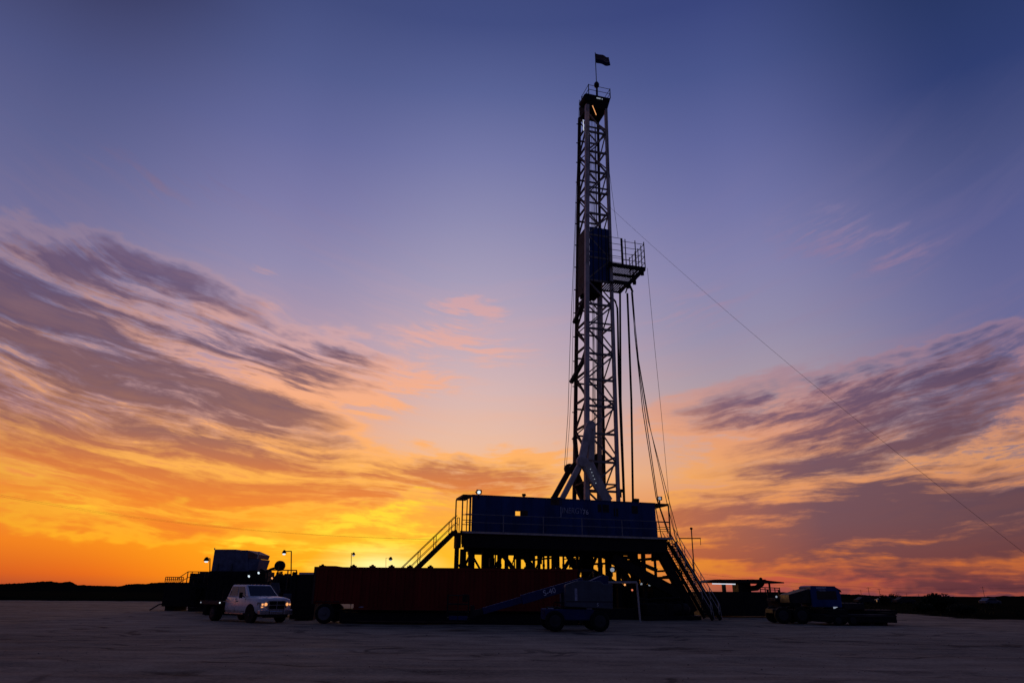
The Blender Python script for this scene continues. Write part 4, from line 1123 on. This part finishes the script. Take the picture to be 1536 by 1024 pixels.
# ------------------------------------------------------------------ red tank trailer
def red_trailer():
    Y = 40.8; xa = xz_at(470, Y, 1.5); xb = xz_at(867, Y, 1.5); L = xb - xa
    ztop = at(668, 851.5, Y).z; D = 2.5
    o = empty('tank_trailer', (xa, Y, 0), 0, 'long dark red corrugated tank trailer standing in front of the rig', 'trailer')
    zb = .75
    z2 = at(490, 905, Y).z
    MB().prism([(.0, z2), (.02, ztop), (L, ztop), (L, zb), (2.3, zb), (2.3, z2)], 0, D).build('tank_body', 'red_paint', o, bevel=.04)
    m = MB(); n = 30
    for i in range(n + 1):
        x = .12 + (L - .24) * i / n
        m.box((x - .09, -.055, (z2 if x < 2.4 else zb) + .12), (x + .09, -.002, ztop - .14))
    m.build('corrugation', 'red_paint', o)
    MB().box((-.03, -.07, ztop - .12), (L + .03, -.057, ztop + .01)).box((2.3, -.07, zb - .02), (L + .02, -.057, zb + .1)).build('top_rail', 'red_paint', o)
    MB().box((-.04, -.09, z2), (.06, -.071, ztop - .125)).build('corner_post', 'brown_steel', o)
    for px in (480, 527, 556, 585, 613, 644, 700, 742, 790, 838):
        x = xz_at(px, Y, ztop) - xa; MB().box((x - .14, .3, ztop), (x + .14, .8, ztop + .10)).lathe((x, .55, ztop + .1), (0, 0, 1), [(0, .09), (.07, .06)], 8).build('hatch', 'black_steel', o)
    MB().box((xz_at(484, Y, ztop) - xa, .1, ztop), (xz_at(503, Y, ztop) - xa, 1.8, ztop + .07)).build('catwalk', 'dark_steel', o)
    MB().box((.3, .35, .62), (L - .2, .55, zb - .005)).box((.3, D - .55, .62), (L - .2, D - .35, zb - .005)).build('chassis_rail', 'black_steel', o)
    MB().box((1.5, .25, .03), (8.2, D - .2, .6)).build('belly_tank', 'black_steel', o, bevel=.05)
    MB().box((8.2, .2, .03), (L, D - .2, .61)).build('belly_tank', 'black_steel', o, bevel=.05)
    MB().box((2.5, .1, .1), (8.5, .19, .16)).build('side_bar', 'brown_steel', o)
    for x in (.74,):
        for y in (.02, D - .02): 
            w = wheel(o, x, y - .0 if y < 1 else y, .52, .30)
    # outward faces: the near rim needs the -y side
    MB().lathe((.74, -.145, .52), (0, -1, 0), [(0, .33), (.02, .35), (.04, .33)], 24).lathe((.74, -.19, .52), (0, -1, 0), [(0, .12), (.05, .1)], 12).build('hub', 'rim_metal', o)
    MB().box((.05, -.05, 1.12), (1.55, .5, 1.16)).build('mudguard', 'dark_steel', o)
    x = xz_at(541, Y, .7) - xa; MB().box((x - .14, -.016, .76), (x + .14, -.003, .9)).build('placard', 'lettering_faded', o)
    # open end frame on the right
    MB().box((L + .05, .1, .1), (L + .15, .2, ztop)).box((L + .9, .1, .1), (L + 1.0, .2, ztop - .05)).box((L + .15, .1, ztop - .12), (L + .9, .2, ztop)).box((L + .15, .1, 1.9), (L + .9, .2, 1.98)).bar((L + .2, .15, 1.9), (L + .9, .15, 2.9), .06).build('end_frame', 'dark_steel', o)
    MB().box((L + .05, .3, .1), (L + 1.0, D, ztop - .4)).build('valve_locker', 'black_steel', o)
    return o
red_trailer()


def px_box(px0, px1, py0, py1, Y, D, rot=0):
    """(x0, width, z0, z1) of a box facing the camera at distance Y"""
    a = at(px0, (py0 + py1) / 2, Y).x; b = at(px1, (py0 + py1) / 2, Y).x
    z1 = at((px0 + px1) / 2, py0, Y).z; z0 = at((px0 + px1) / 2, py1, Y).z
    return a, b - a, max(z0, 0.02), z1


# dark tank left of the trailer
x, W, z0, z1 = px_box(439, 468, 858, 931, 45, 3)
o = empty('dark_tank', (x, 45, 0), 0, 'black box tank with a pale roof edge, left of the red trailer', 'tank')
MB().box((0, 0, .05), (W, 7, z1 - .12)).build('tank_wall', 'black_steel', o, bevel=.03)
MB().box((.25, -.05, z1 - .12), (W + .02, 7.05, z1)).build('roof', 'grey_steel', o)
MB().box((W - .02, -.08, .05), (W + .24, .5, z1 + .35)).box((W * .0 - .05, -.06, .05), (.14, .0, z1 + .02)).build('corner_post', 'black_steel', o)

# mud-pump trailer with pipes behind the pickup
x, W, z0, z1 = px_box(388, 440, 872, 925, 50, 3)
o = empty('pump_trailer', (x, 50, 0), 0, 'cluttered black pump trailer with pipes and rails behind the white pickup', 'trailer')
MB().box((0, 0, .3), (W, 3, z1 - .5)).build('pump_housing', 'black_steel', o, bevel=.05)
m = MB(); g = random.Random(12)
for k in range(9):
    a = (W * g.random(), g.random() * 2, z1 - .55); h = .35 + .9 * g.random()
    m.tube([a, (a[0], a[1], z1 - .5 + h), (a[0] + .5 * g.random(), a[1], z1 - .45 + h)], .05 + .06 * g.random(), 7)
for px in (412, 424): q = at(px, 880, 50).x - x; m.lathe((q, .8, z1 - .4), (0, 0, 1), [(0, .3), (.4, .42), (.7, .40), (.95, .2)], 12)
m.build('pipework', 'black_steel', o)
m = MB(); zr_ = at(420, 854.5, 50).z; xl = at(402, 855, 50).x - x; xr = at(445, 855, 50).x - x
for h in (0, -.45): m.tube([(xl, 0, zr_ + h), (xr, 0, zr_ + h)], .04, 6)
for q in (.0, .35, .7, 1.0): m.bar((xl + (xr - xl) * q, 0, z1 - .6), (xl + (xr - xl) * q, 0, zr_ + (.25 if q == .35 else 0)), .07)
m.build('railing', 'dark_steel', o)
MB().hull([(.1, -.3, 1.2), (1.6, -.3, 1.2), (1.6, -.1, 1.2), (.1, -.1, 1.2), (.9, -.3, 2.2), (1.3, -.3, 2.2), (1.3, -.1, 2.2), (.9, -.1, 2.2)]).build('pale_shroud', 'grey_paint', o)
MB().box((1.7, -.25, .8), (W - .1, -.05, 1.5)).build('pale_tank', 'grey_paint', o, bevel=.05)
for q in (.6, W - .6): wheel(o, q, -.05, .45, .3)

# shaker house on black tank
x, W, z0, z1 = px_box(309, 391, 856, 912, 53, 3)
o = empty('mud_tank', (x, 53, 0), R(3), 'large black mud tank left of the pickup carrying a slanted bin', 'tank')
MB().box((0, 0, .25), (W, 3, z1)).build('tank_wall', 'black_steel', o, bevel=.04)
m = MB()
for i in range(9): m.box((W * (i + .5) / 9 - .05, -.05, .3), (W * (i + .5) / 9 + .05, -.002, z1 - .05))
m.build('wall_rib', 'black_steel', o)
MB().box((-.1, .3, .02), (W + .1, .6, .25)).box((-.1, 2.4, .02), (W + .1, 2.7, .25)).build('skid', 'black_steel', o)
xb_, Wb, zb0, zb1 = px_box(319, 392, 825, 857, 54, 3)
o = empty('slanted_bin', (xb_, 54, zb0), R(-6), 'slate blue slanted bin sitting on top of the black mud tank', 'bin')
h = zb1 - zb0
MB().hull([(0, 0, 0), (Wb * .80, 0, 0), (Wb * .80, 2, 0), (0, 2, 0), (.12, -.2, h), (Wb * .74, -.2, h), (Wb * .74, 2.2, h * 1.0), (.12, 2.2, h)]).build('bin_wall', 'slate_panel', o, bevel=.03)
MB().hull([(Wb * .80, .0, .1), (Wb * .95, 0.2, .1), (Wb * .95, 1.8, .1), (Wb * .80, 2, .1), (Wb * .76, 0, h * .62), (Wb * .99, .1, h * .58), (Wb * .99, 1.9, h * .58), (Wb * .76, 2, h * .62)]).build('chute', 'slate_panel', o)
MB().hull([(Wb * .745, -.1, h * .64), (Wb * .94, .1, h * .60), (Wb * .94, 2, h * .6), (Wb * .745, 2.1, h * .64), (Wb * .745, -.15, h * .98), (Wb * .95, .1, h * .80), (Wb * .95, 2.1, h * .80), (Wb * .745, 2.2, h * .98)]).build('end_panel', 'sunset_lit_panel', o)
MB().box((.15, -.22, h), (Wb * .5, 2.2, h + .05)).box((.1, -.25, h), (.16, -.2, h + .15)).bar((Wb * .94, .1, h * .6), (Wb * .96, .1, h * .95), .07).build('rim', 'grey_steel', o)
for q in (.12, .42): MB().box((Wb * q, -.06 - .1, .1), (Wb * q + .12, -.02, .55)).build('latch', 'grey_paint', o)

# dark machinery between bin and pickup
x, W, z0, z1 = px_box(376, 400, 852, 905, 51.5, 2)
o = empty('loader_arm', (x, 51.5, 0), 0, 'dark hunched machine with two lit lamps right of the slanted bin', 'machinery')
MB().prism([(0, .1), (W, .1), (W * 1.1, 1.3), (W * .9, z1 - .9), (W * .75, z1 - .1), (W * .45, z1), (.2, z1 - .8), (-.3, 1.5)], 0, 1.6).build('body', 'black_steel', o, bevel=.05)
MB().tube([(W * .6, .4, z1 - .3), (W * 1.0, .4, z1 - .05), (W * 1.45, .4, z1 + .12)], .09, 7).lathe((W * 1.55, .2, z1 + .2), (0, 1, 0), [(0, .26), (.1, .36), (.4, .36), (.5, .26)], 16).build('arm', 'black_steel', o)

# low tank with walkway at far left
x, W, z0, z1 = px_box(245, 309, 873, 905, 62, 3)
o = empty('low_tank', (x, 62, 0), 0, 'low black skid tank with a walkway rail at the far left of the equipment', 'tank')
MB().box((0, 0, .35), (W, 3, z1)).build('tank_wall', 'black_steel', o, bevel=.04)
MB().box((.2, .3, .02), (1.0, 2.7, .35)).box((W * .6, .3, .02), (W * .6 + .8, 2.7, .35)).build('skid', 'black_steel', o)
m = MB(); n = 10
for h in (.22, .42): m.tube([(0, -.05, z1 + h), (W * .42, -.05, z1 + h)], .03, 5)
for i in range(n): m.bar((W * .42 * i / (n - 1), -.05, z1), (W * .42 * i / (n - 1), -.05, z1 + .42), .05)
zt2 = at(290, 857, 62).z
m.tube([(W * .28, 0, z1 + .3), (W * .50, 0, zt2), (W * .98, 0, zt2)], .035, 5); m.tube([(W * .34, 0, z1), (W * .53, 0, zt2 - .45), (W * .98, 0, zt2 - .45)], .03, 5)
for q in (.5, .6, .75, .9): m.bar((W * q, 0, z1), (W * q, 0, zt2), .06)
m.build('railing', 'dark_steel', o)
MB().box((W * .52, .3, z1), (W * .68, 1.5, z1 + .75)).lathe((W * .8, .8, z1), (0, 0, 1), [(0, .5), (.5, .55), (.9, .35)], 14).build('pump', 'black_steel', o)
MB().tube([(-.9, 0, .05), (-.2, 0, .5), (.1, 0, .55)], .06, 6).build('tow_bar', 'dark_steel', o)
x, W, z0, z1 = px_box(286, 316, 868, 915, 57, 3)
o = empty('hose_rack', (x, 57, 0), 0, 'black rack of coiled hoses between the low tank and the mud tank', 'rack')
MB().box((0, 0, .1), (W, 2, .4)).bar((0, 0, .3), (0, 0, z1), .1).bar((W, 0, .3), (W, 0, z1), .1).bar((0, 0, z1), (W, 0, z1), .1).box((.1, .6, .4), (W - .1, 1.9, z1 * .9)).build('frame', 'black_steel', o)
for k in range(4):
    c = Vector((.25 + k * W / 5, .3, z1 * .55)); MB().tube([c + Vector((.1 * math.sin(2 * a_), .12 * k, 0)) + Vector((.33 * math.cos(a_), 0, .55 * math.sin(a_))) for a_ in [i * math.pi / 8 for i in range(17)]], .07, 6).build('hose_coil', 'rubber', o)


# lamp posts
def lamp_post(px_pole, py_top, py_bot, px_head, Y, label, cat='lamp', head=.3, lit='lamp_white', pole_r=.04, down=True, base=None):
    p1 = at(px_pole, py_top, Y); p0 = Vector((xz_at(px_pole - 1, Y, 0), Y, 0)) if base is None else base
    o = empty('lamp_post', p0, 0, label, cat)
    LP(MB().tube([p0, p1], pole_r, 6).build('pole', 'dark_steel', o), o)
    h = at(px_head, py_top + .6, Y)
    LP(MB().tube([p1, h], pole_r * .8, 6).build('arm', 'dark_steel', o), o)
    LP(MB().lathe(h + Vector((0, 0, head * .6)), (0, 0, -1), [(0, head * .3), (.1, head * .7), (head * 1.3, head), (head * 1.35, head * .8)], 12).build('lamp_shade', 'black_steel', o), o)
    LP(MB().lathe(h + Vector((0, 0, head * .6 - head * 1.36)), (0, 0, -1), [(0, head * .62), (.10, head * .5)], 12).build('bulb', lit, o), o)
    return o
lamp_post(437, 826, 870, 426.5, 50, 'thin lamp post with a side arm between the slanted bin and the red trailer', head=.17)
lamp_post(315, 837, 856, 310, 55, 'short lamp post with a round lit lamp left of the slanted bin', head=.22, pole_r=.04)
lamp_post(527, 829, 851, 530.5, 60, 'thin lamp post poking up behind the left part of the red trailer', head=.16, lit='lamp_dim', pole_r=.025)
lamp_post(579, 836, 851, 586, 75, 'distant lamp post in front of the bright sunset glow', head=.22, lit='lamp_dim', pole_r=.02)
for px, py, Y, s, f, lb in ((389, 858, 51, .24, 'lamp_white', 'lit white floodlight at the right end of the slanted bin'), (374.5, 863, 51, .24, 'lamp_white', 'lit white floodlight low under the slanted bin, pointing down left'),
                            (409, 866, 49, .2, 'lamp_warm', 'small warm lamp among the pipes behind the pickup')):
    flood(px, py, 0, (-.3, -1, 25), lb, s, f, Y=Y, post=.3)

# weather mast
p0 = Vector((xz_at(1046, 64, 0), 64, 0)); o = empty('weather_mast', p0, 0, 'thin weather mast with a crossbar right of the rig stairs', 'mast')
pt = at(1037, 794, 64)
LP(MB().tube([p0, pt], .05, 6).build('pole', 'dark_steel', o), o)
LP(MB().tube([at(1018, 807, 64), at(1051, 807, 64)], .05, 6).bar(at(1050.5, 807, 64), at(1051, 817, 64), .04).build('crossbar', 'dark_steel', o), o)
LP(MB().lathe(pt, (0, 0, 1), [(0, .08), (.1, .15), (.2, .08)], 10).build('sensor', 'dark_steel', o), o)

# ------------------------------------------------------------------ right side: roofed pump skid
Y = 58
x, W, z0, z1 = px_box(1052, 1180, 887, 936, Y, 3)
o = empty('roofed_skid', (x, Y, 0), R(2), 'long dark skid with a thin flat roof on posts, right of the rig', 'pump skid')
MB().box((0, 0, .1), (W, 3, z1)).build('skid_wall', 'black_steel', o, bevel=.04)
ra_, rb2 = at(1056, 869, Y), at(1178, 873, Y)
r0, r1 = ra_.x - x, rb2.x - x; zr0 = at(1120, 869, Y).z; 
MB().hull([(r0, -.2, zr0 - .22), (r1 - 1.0, -.2, zr0 - .26), (r1 - 1.0, 3, zr0 - .26), (r0, 3, zr0 - .22), (r0 + .8, -.2, zr0), (r1 - 1.6, -.2, zr0 + .04), (r1 - 1.6, 3, zr0 + .04), (r0 + .8, 3, zr0)]).hull([(r1 - 1.6, 0, zr0 - .15), (r1, 0, zr0 - .24), (r1, 3, zr0 - .24), (r1 - 1.6, 3, zr0 - .15), (r1 - 1.6, 0, zr0 + .0), (r1, 0, zr0 - .16), (r1, 3, zr0 - .16), (r1 - 1.6, 3, zr0 + .0)]).build('roof', 'black_steel', o)
for px, w in ((1088, .26), (1158, .12), (1112, .3)): q = at(px, 880, Y).x - x; MB().bar((q, .3, z1), (q, .3, zr0 - .2), w).build('post', 'black_steel', o)
q0, q1 = at(1068, 875, Y).x - x, at(1103, 875, Y).x - x
MB().tube([(q0, -.1, zr0 - .32), (q1, -.1, zr0 - .34)], .045, 6).build('tube_lamp', 'tube_glow', o)
q = at(1112, 880, Y).x - x
MB().box((q, .5, z1 - .1), (q + 1.0, 2, zr0 - .23)).tube([(q + .8, .6, z1 + .25), (q + 1.5, .6, z1 + .3), (q + 1.9, .6, z1 + .6), (q + 2.0, .6, zr0 - .2)], .22, 10).build('exhaust_duct', 'black_steel', o)
q2 = at(1172, 885, Y).x - x
m = MB(); m.tube([(q + 1.6, .1, z1 + .35), (q2, .1, z1 + .3)], .035, 5).tube([(q + 1.6, .1, z1 + .2), (q2, .1, z1 + .15)], .03, 5)
for k in range(5): xx = q + 1.6 + (q2 - q - 1.6) * k / 4; m.bar((xx, .1, z1), (xx, .1, z1 + .35), .06)
m.build('railing', 'dark_steel', o)
MB().lathe((at(1146, 868, Y).x - x, .5, zr0), (0, 0, 1), [(0, .12), (.12, .15), (.2, .05)], 8).build('vent_cap', 'black_steel', o)
flood(1164, 894, 0, (0, -1, 15), 'tiny white lamp at the right end of the roofed skid', .22, 'lamp_dim', Y=56.5, post=.3)
x, W, z0, z1 = px_box(1170, 1216, 884, 938, 50, 3)
o = empty('pipe_rack', (x, 50, 0), 0, 'dark pipe rack between the roofed skid and the blue-cab truck', 'rack')
MB().box((0, .2, .05), (W, 2.2, z1 * .62)).build('stacked_pipes', 'black_steel', o, bevel=.05)
m = MB()
for k in range(6): m.lathe((-.2, .3 + .28 * k, z1 * .62 + .12), (1, 0, 0), [(0, .12), (W + .6, .12)], 10)
m.build('pipe', 'dark_steel', o)
for q in (.1, W - .1): MB().bar((q, .1, 0.02), (q, .1, z1), .12).bar((q, 2.3, 0.02), (q, 2.3, z1), .12).build('upright', 'black_steel', o)

# blue-cab truck
Y = 46
xc, W, z0, z1 = px_box(1219, 1262, 878, 940, Y, 2)
o = empty('service_truck', (xc, Y, 0), R(-4), 'dark service truck with a tall blue cab and grey body at the far right', 'truck')
MB().prism([(0, 1.0), (W, 1.0), (W + .02, 1.75), (W - .08, 2.0), (W - .05, z1 - .35), (W - .28, z1 - .02), (.12, z1), (0, z1 - .08)], 0, 2.2).build('cab', 'blue_panel', o, bevel=.05)
MB().prism([(W - .3, z1 - .04), (W + .05, z1 - .25), (W + .12, z1 - .38), (W + .10, 2.0 - .1), (W - .02, 2.0 - .1), (W - .04, z1 - .36)], .02, 2.18).build('visor', 'dark_steel', o)
MB().box((.35, -.014, 1.45), (W - .25, -.002, 1.95)).build('side_window', 'glass', o)
MB().box((.30, -.014, 1.05), (W - .15, -.002, 1.38)).build('door', 'blue_panel', o)
MB().box((.55, -.02, z1 - .32), (.95, -.006, z1 - .28)).box((.45, -.02, 2.0), (.9, -.006, 2.03)).build('trim', 'lettering_faded', o)
MB().box((.35, -.02, 2.08), (.98, -.004, 2.2)).build('lettering_patch', 'lettering_faded', o)
MB().hull([(-1.35, .1, 1.2), (-.03, .1, 1.2), (-.03, 2.1, 1.2), (-1.35, 2.1, 1.2), (-1.35, .1, z1 - .55), (-.03, .1, z1 - .18), (-.03, 2.1, z1 - .18), (-1.35, 2.1, z1 - .55)]).build('grey_body', 'dark_steel', o, bevel=.04)
MB().box((-2.4, .3, .6), (W + 3.4, 1.9, .85)).build('chassis', 'black_steel', o)
MB().box((W + .1, .05, .85), (W + 1.4, 2.1, 1.25)).build('bonnet', 'dark_steel', o, bevel=.06)
for q in (-1.9, -.75, 1.6): 
    for y in (.1, 2.1): wheel(o, q, y if y > 1 else -.001, .5, .32)
MB().box((W - .55, -.03, .92), (W - .3, .0, 1.02)).build('side_lamp', 'lamp_dim', o)
# low flat trailer in front
Y = 44; x, W, z0, z1 = px_box(1238, 1349, 927, 946, Y, 3)
o = empty('lowboy_trailer', (x, Y, 0), R(2), 'low flat black trailer on the ground at the far right, right of the blue cab', 'trailer')
MB().box((0, 0, .18), (W, 2.4, .62)).build('deck', 'black_steel', o, bevel=.03)
MB().box((W - .25, .05, .62), (W, 2.35, .74)).box((.4, .2, .62), (1.6, 2.2, .9)).build('ramp', 'black_steel', o)
MB().box((0, -.03, .5), (W, -.002, .58)).build('side_rail', 'dark_steel', o)
for q in (.8, 1.7): wheel(o, q, -.001, .30, .2)
for q in (W - .8, W - 1.6): MB().box((q, .2, .02), (q + .3, 2.2, .18)).build('support_block', 'brown_steel', o)


# ------------------------------------------------------------------ far right: shrub, vehicles, poles
def leafy(name, c, rx, ry, rz, n, leaf, label, cat, group=None, seed=1, stems=6, mt='foliage'):
    g = random.Random(seed)
    o = empty(name, c, 0, label, cat, group)
    cl = [(Vector((g.uniform(-.75, .75) * rx, g.uniform(-.75, .75) * ry, g.uniform(.35, .8) * rz)), g.uniform(.3, .55)) for _ in range(14)]
    m = MB()
    for i in range(n):
        p, r_ = g.choice(cl); v = Vector((g.gauss(0, 1), g.gauss(0, 1), g.gauss(0, 1))).normalized() * (g.random() ** .45) * r_
        q = p + Vector((v.x * rx, v.y * ry, v.z * rz)); q.z = max(q.z, .05)
        a = Vector((g.gauss(0, 1), g.gauss(0, 1), g.gauss(0, 1))).normalized() * leaf; b = a.orthogonal().normalized() * leaf * .5
        m.bm.faces.new([m.bm.verts.new(q - a), m.bm.verts.new(q + b), m.bm.verts.new(q + a), m.bm.verts.new(q - b)])
    m.build('foliage', mt, o)
    m = MB()
    for k in range(stems):
        e = g.choice(cl)[0]; m.tube([(e.x * .15, e.y * .15, -.05), (e.x * .5, e.y * .5, e.z * .5), tuple(e)], .07, 5, r2=.02)
    m.build('stem', 'bark', o)
    return o
def gy(py, px):                     # distance of a ground point
    d = ray(px, py); return -EYE / d.z * d.y
for (px, py0, py1, hw, seed, lb) in ((1408, 894, 918, 30, 3, 'large rounded dark shrub on the field at the far right'), (1386, 907, 919, 14, 4, 'small dark bush at the left foot of the large rounded shrub'), (1446, 909, 920, 20, 5, 'low spreading bush just right of the large rounded shrub'),
                                     (1330, 893, 908, 9, 8, 'small far bush on the skyline left of the large rounded shrub'), (1345, 891, 905, 10, 9, 'hazy far bush second left of the large rounded shrub on the skyline')):
    Y = gy(py1, px); zt_ = max(.8, at(px, py0, Y).z); xx = xz_at(px, Y, 0); rx = at(px + hw, py1, Y).x - at(px, py1, Y).x
    leafy('shrub', (xx, Y, 0), rx, rx * .7, zt_ * 1.02, 5000 if hw > 20 else 1600, .16 if hw > 20 else .13, lb, 'shrub', 'shrubs on the field', seed)
def far_car(px, py, col, label, rz=0.0, s=1.0):
    Y = gy(py, px); o = empty('parked_car', (xz_at(px, Y, 0), Y, 0), rz, label, 'car', 'cars parked on the field')
    m = MB(); m.prism([(-2.2, .35), (2.2, .35), (2.25, .8), (1.3, .95), (.8, 1.4), (-1.0, 1.42), (-1.7, .98), (-2.2, .9)], -.85, .85); m.build('body', col, o, bevel=.08)
    MB().prism([(-1.5, 1.0), (1.15, 1.0), (.72, 1.34), (-.95, 1.36)], -.86, -.852).build('side_window', 'glass', o)
    for q in (-1.35, 1.35):
        for y in (-.8, .8): wheel(o, q, y, .33, .22)
    return o
far_car(1298, 905, 'dark_steel', 'small dark parked car in the dark field, leftmost of four', .2)
far_car(1330, 905, 'grey_paint', 'small grey parked car in the dark field, second from left of four', -.1)
far_car(1357, 905.5, 'dark_steel', 'small dark parked car in the dark field just left of the rounded shrub', .1)
far_car(1486, 907, 'grey_paint', 'small grey parked car at the far right edge of the dark field', .3)


def pole(px, py_top, Y, label, arms=1, r_=.14, grp='distant utility poles'):
    x = xz_at(px, Y, 0); zt = at(px, py_top, Y).z
    o = empty('utility_pole', (x, Y, 0), 0, label, 'pole', grp)
    MB().tube([(0, 0, -.5), (0, 0, zt)], r_, 6).build('pole', 'dark_steel', o)
    m = MB()
    for a in range(arms): m.bar((-1.1, 0, zt - .5 - a * .9), (1.1, 0, zt - .5 - a * .9), .09)
    m.build('crossarm', 'dark_steel', o)
    return Vector((x, Y, zt - .4))
tops = []
for i, (px, py, Y) in enumerate(((1293, 884, 380), (1305, 880, 330), (1321, 882, 360), (1361, 889, 420), (1379, 890, 420), (1478, 879, 340))):
    tops.append(pole(px, py, Y, ['distant utility pole on the right horizon, leftmost of six', 'tallest distant utility pole on the right horizon, second of six', 'distant utility pole on the right horizon, third of six',
                                 'short distant utility pole on the right horizon, fourth of six', 'short distant utility pole on the right horizon, fifth of six', 'distant utility pole on the right horizon, last of six near the frame edge'][i], r_=.09))
pa = pole(-60, 736, 150, 'tall utility pole beyond the left edge of the photograph', 1, .15, 'near utility poles')
pb = pole(742, 806, 150, 'tall utility pole hidden behind the rig substructure', 1, .15, 'near utility poles')
pc = pole(1700, 868, 170, 'tall utility pole beyond the right edge of the photograph', 1, .15, 'near utility poles')
for k, (dx, dz) in enumerate(((-1, 0), (1, .0))):
    line('power_line', sag(pa + Vector((dx, 0, dz)), pb + Vector((dx, 0, dz)), 2.6, 40), .012, ['power line sagging across the left sky, nearer wire', 'power line sagging across the left sky, farther wire'][k], 'power line', 'power lines left of the rig', n=4)
pd = at(1000, 815, 150)
for k, (dx, dz) in enumerate(((-1, 0), (1, -.9))):
    line('power_line', sag(pb + Vector((dx, 0, dz)), pc + Vector((dx, 0, dz)), 5.0, 50), .014, ['power line sagging low across the right horizon sky, upper wire', 'power line sagging low across the right horizon sky, lower wire'][k], 'power line', 'power lines right of the rig', n=4)

# field scrub and grit
g = random.Random(21); m = MB()
for i in range(2600):
    side = g.random()
    if side < .6: x_ = g.uniform(36, 150); y_ = g.uniform(52, 150)
    else: x_ = g.uniform(-180, -20); y_ = g.uniform(98, 160)
    if in_poly(x_, y_, PADR): continue
    h = g.uniform(.12, .45) * (1.3 if g.random() < .1 else 1)
    for k in range(5):
        a = g.uniform(0, 6.28); r_ = g.uniform(.05, .3); p = Vector((x_ + r_ * math.cos(a), y_ + r_ * math.sin(a), -.12)); t = p + Vector((g.uniform(-.15, .15), g.uniform(-.15, .15), h))
        w = Vector((math.cos(a), math.sin(a), 0)) * .05
        m.bm.faces.new([m.bm.verts.new(p - w), m.bm.verts.new(p + w), m.bm.verts.new(t)])
tag(m.build('scrub_grass', 'foliage'), 'dark scrubby grass on the field beyond the pad', 'grass', kind='stuff')
m = MB()
for i in range(1500):
    x_ = g.uniform(-22, 22); y_ = 3 + 36 * g.random() ** .7; s = g.uniform(.004, .016) * (1.7 if g.random() < .06 else 1)
    m.hull([(x_ - s, y_ - s, -.01), (x_ + s, y_ - s * .8, -.01), (x_ + s * .9, y_ + s, -.01), (x_ - s, y_ + s * .9, -.01), (x_ - s * .5, y_ - s * .5, pad_z(x_, y_) + s), (x_ + s * .6, y_ - s * .4, pad_z(x_, y_) + s * .8), (x_ + s * .5, y_ + s * .6, pad_z(x_, y_) + s), (x_ - s * .6, y_ + s * .5, pad_z(x_, y_) + s * .9)])
tag(m.build('gravel', 'pad_dirt'), 'loose grit and clods scattered over the dirt pad', 'gravel', kind='stuff')

# put every world-space Empty at the base of its thing
bpy.context.view_layer.update()
for o in [o for o in COL.objects if o.type == 'EMPTY' and o.parent is None and o.location.length < 1e-6 and o.children]:
    lo = Vector((1e9,) * 3); hi = -lo
    for c in o.children_recursive:
        if c.type != 'MESH': continue
        for v in c.bound_box:
            w = c.matrix_world @ Vector(v)
            lo = Vector(map(min, lo, w)); hi = Vector(map(max, hi, w))
    o.location = ((lo.x + hi.x) / 2, (lo.y + hi.y) / 2, lo.z)
    for c in o.children: c.matrix_parent_inverse = Matrix.Translation(-o.location) @ c.matrix_parent_inverse
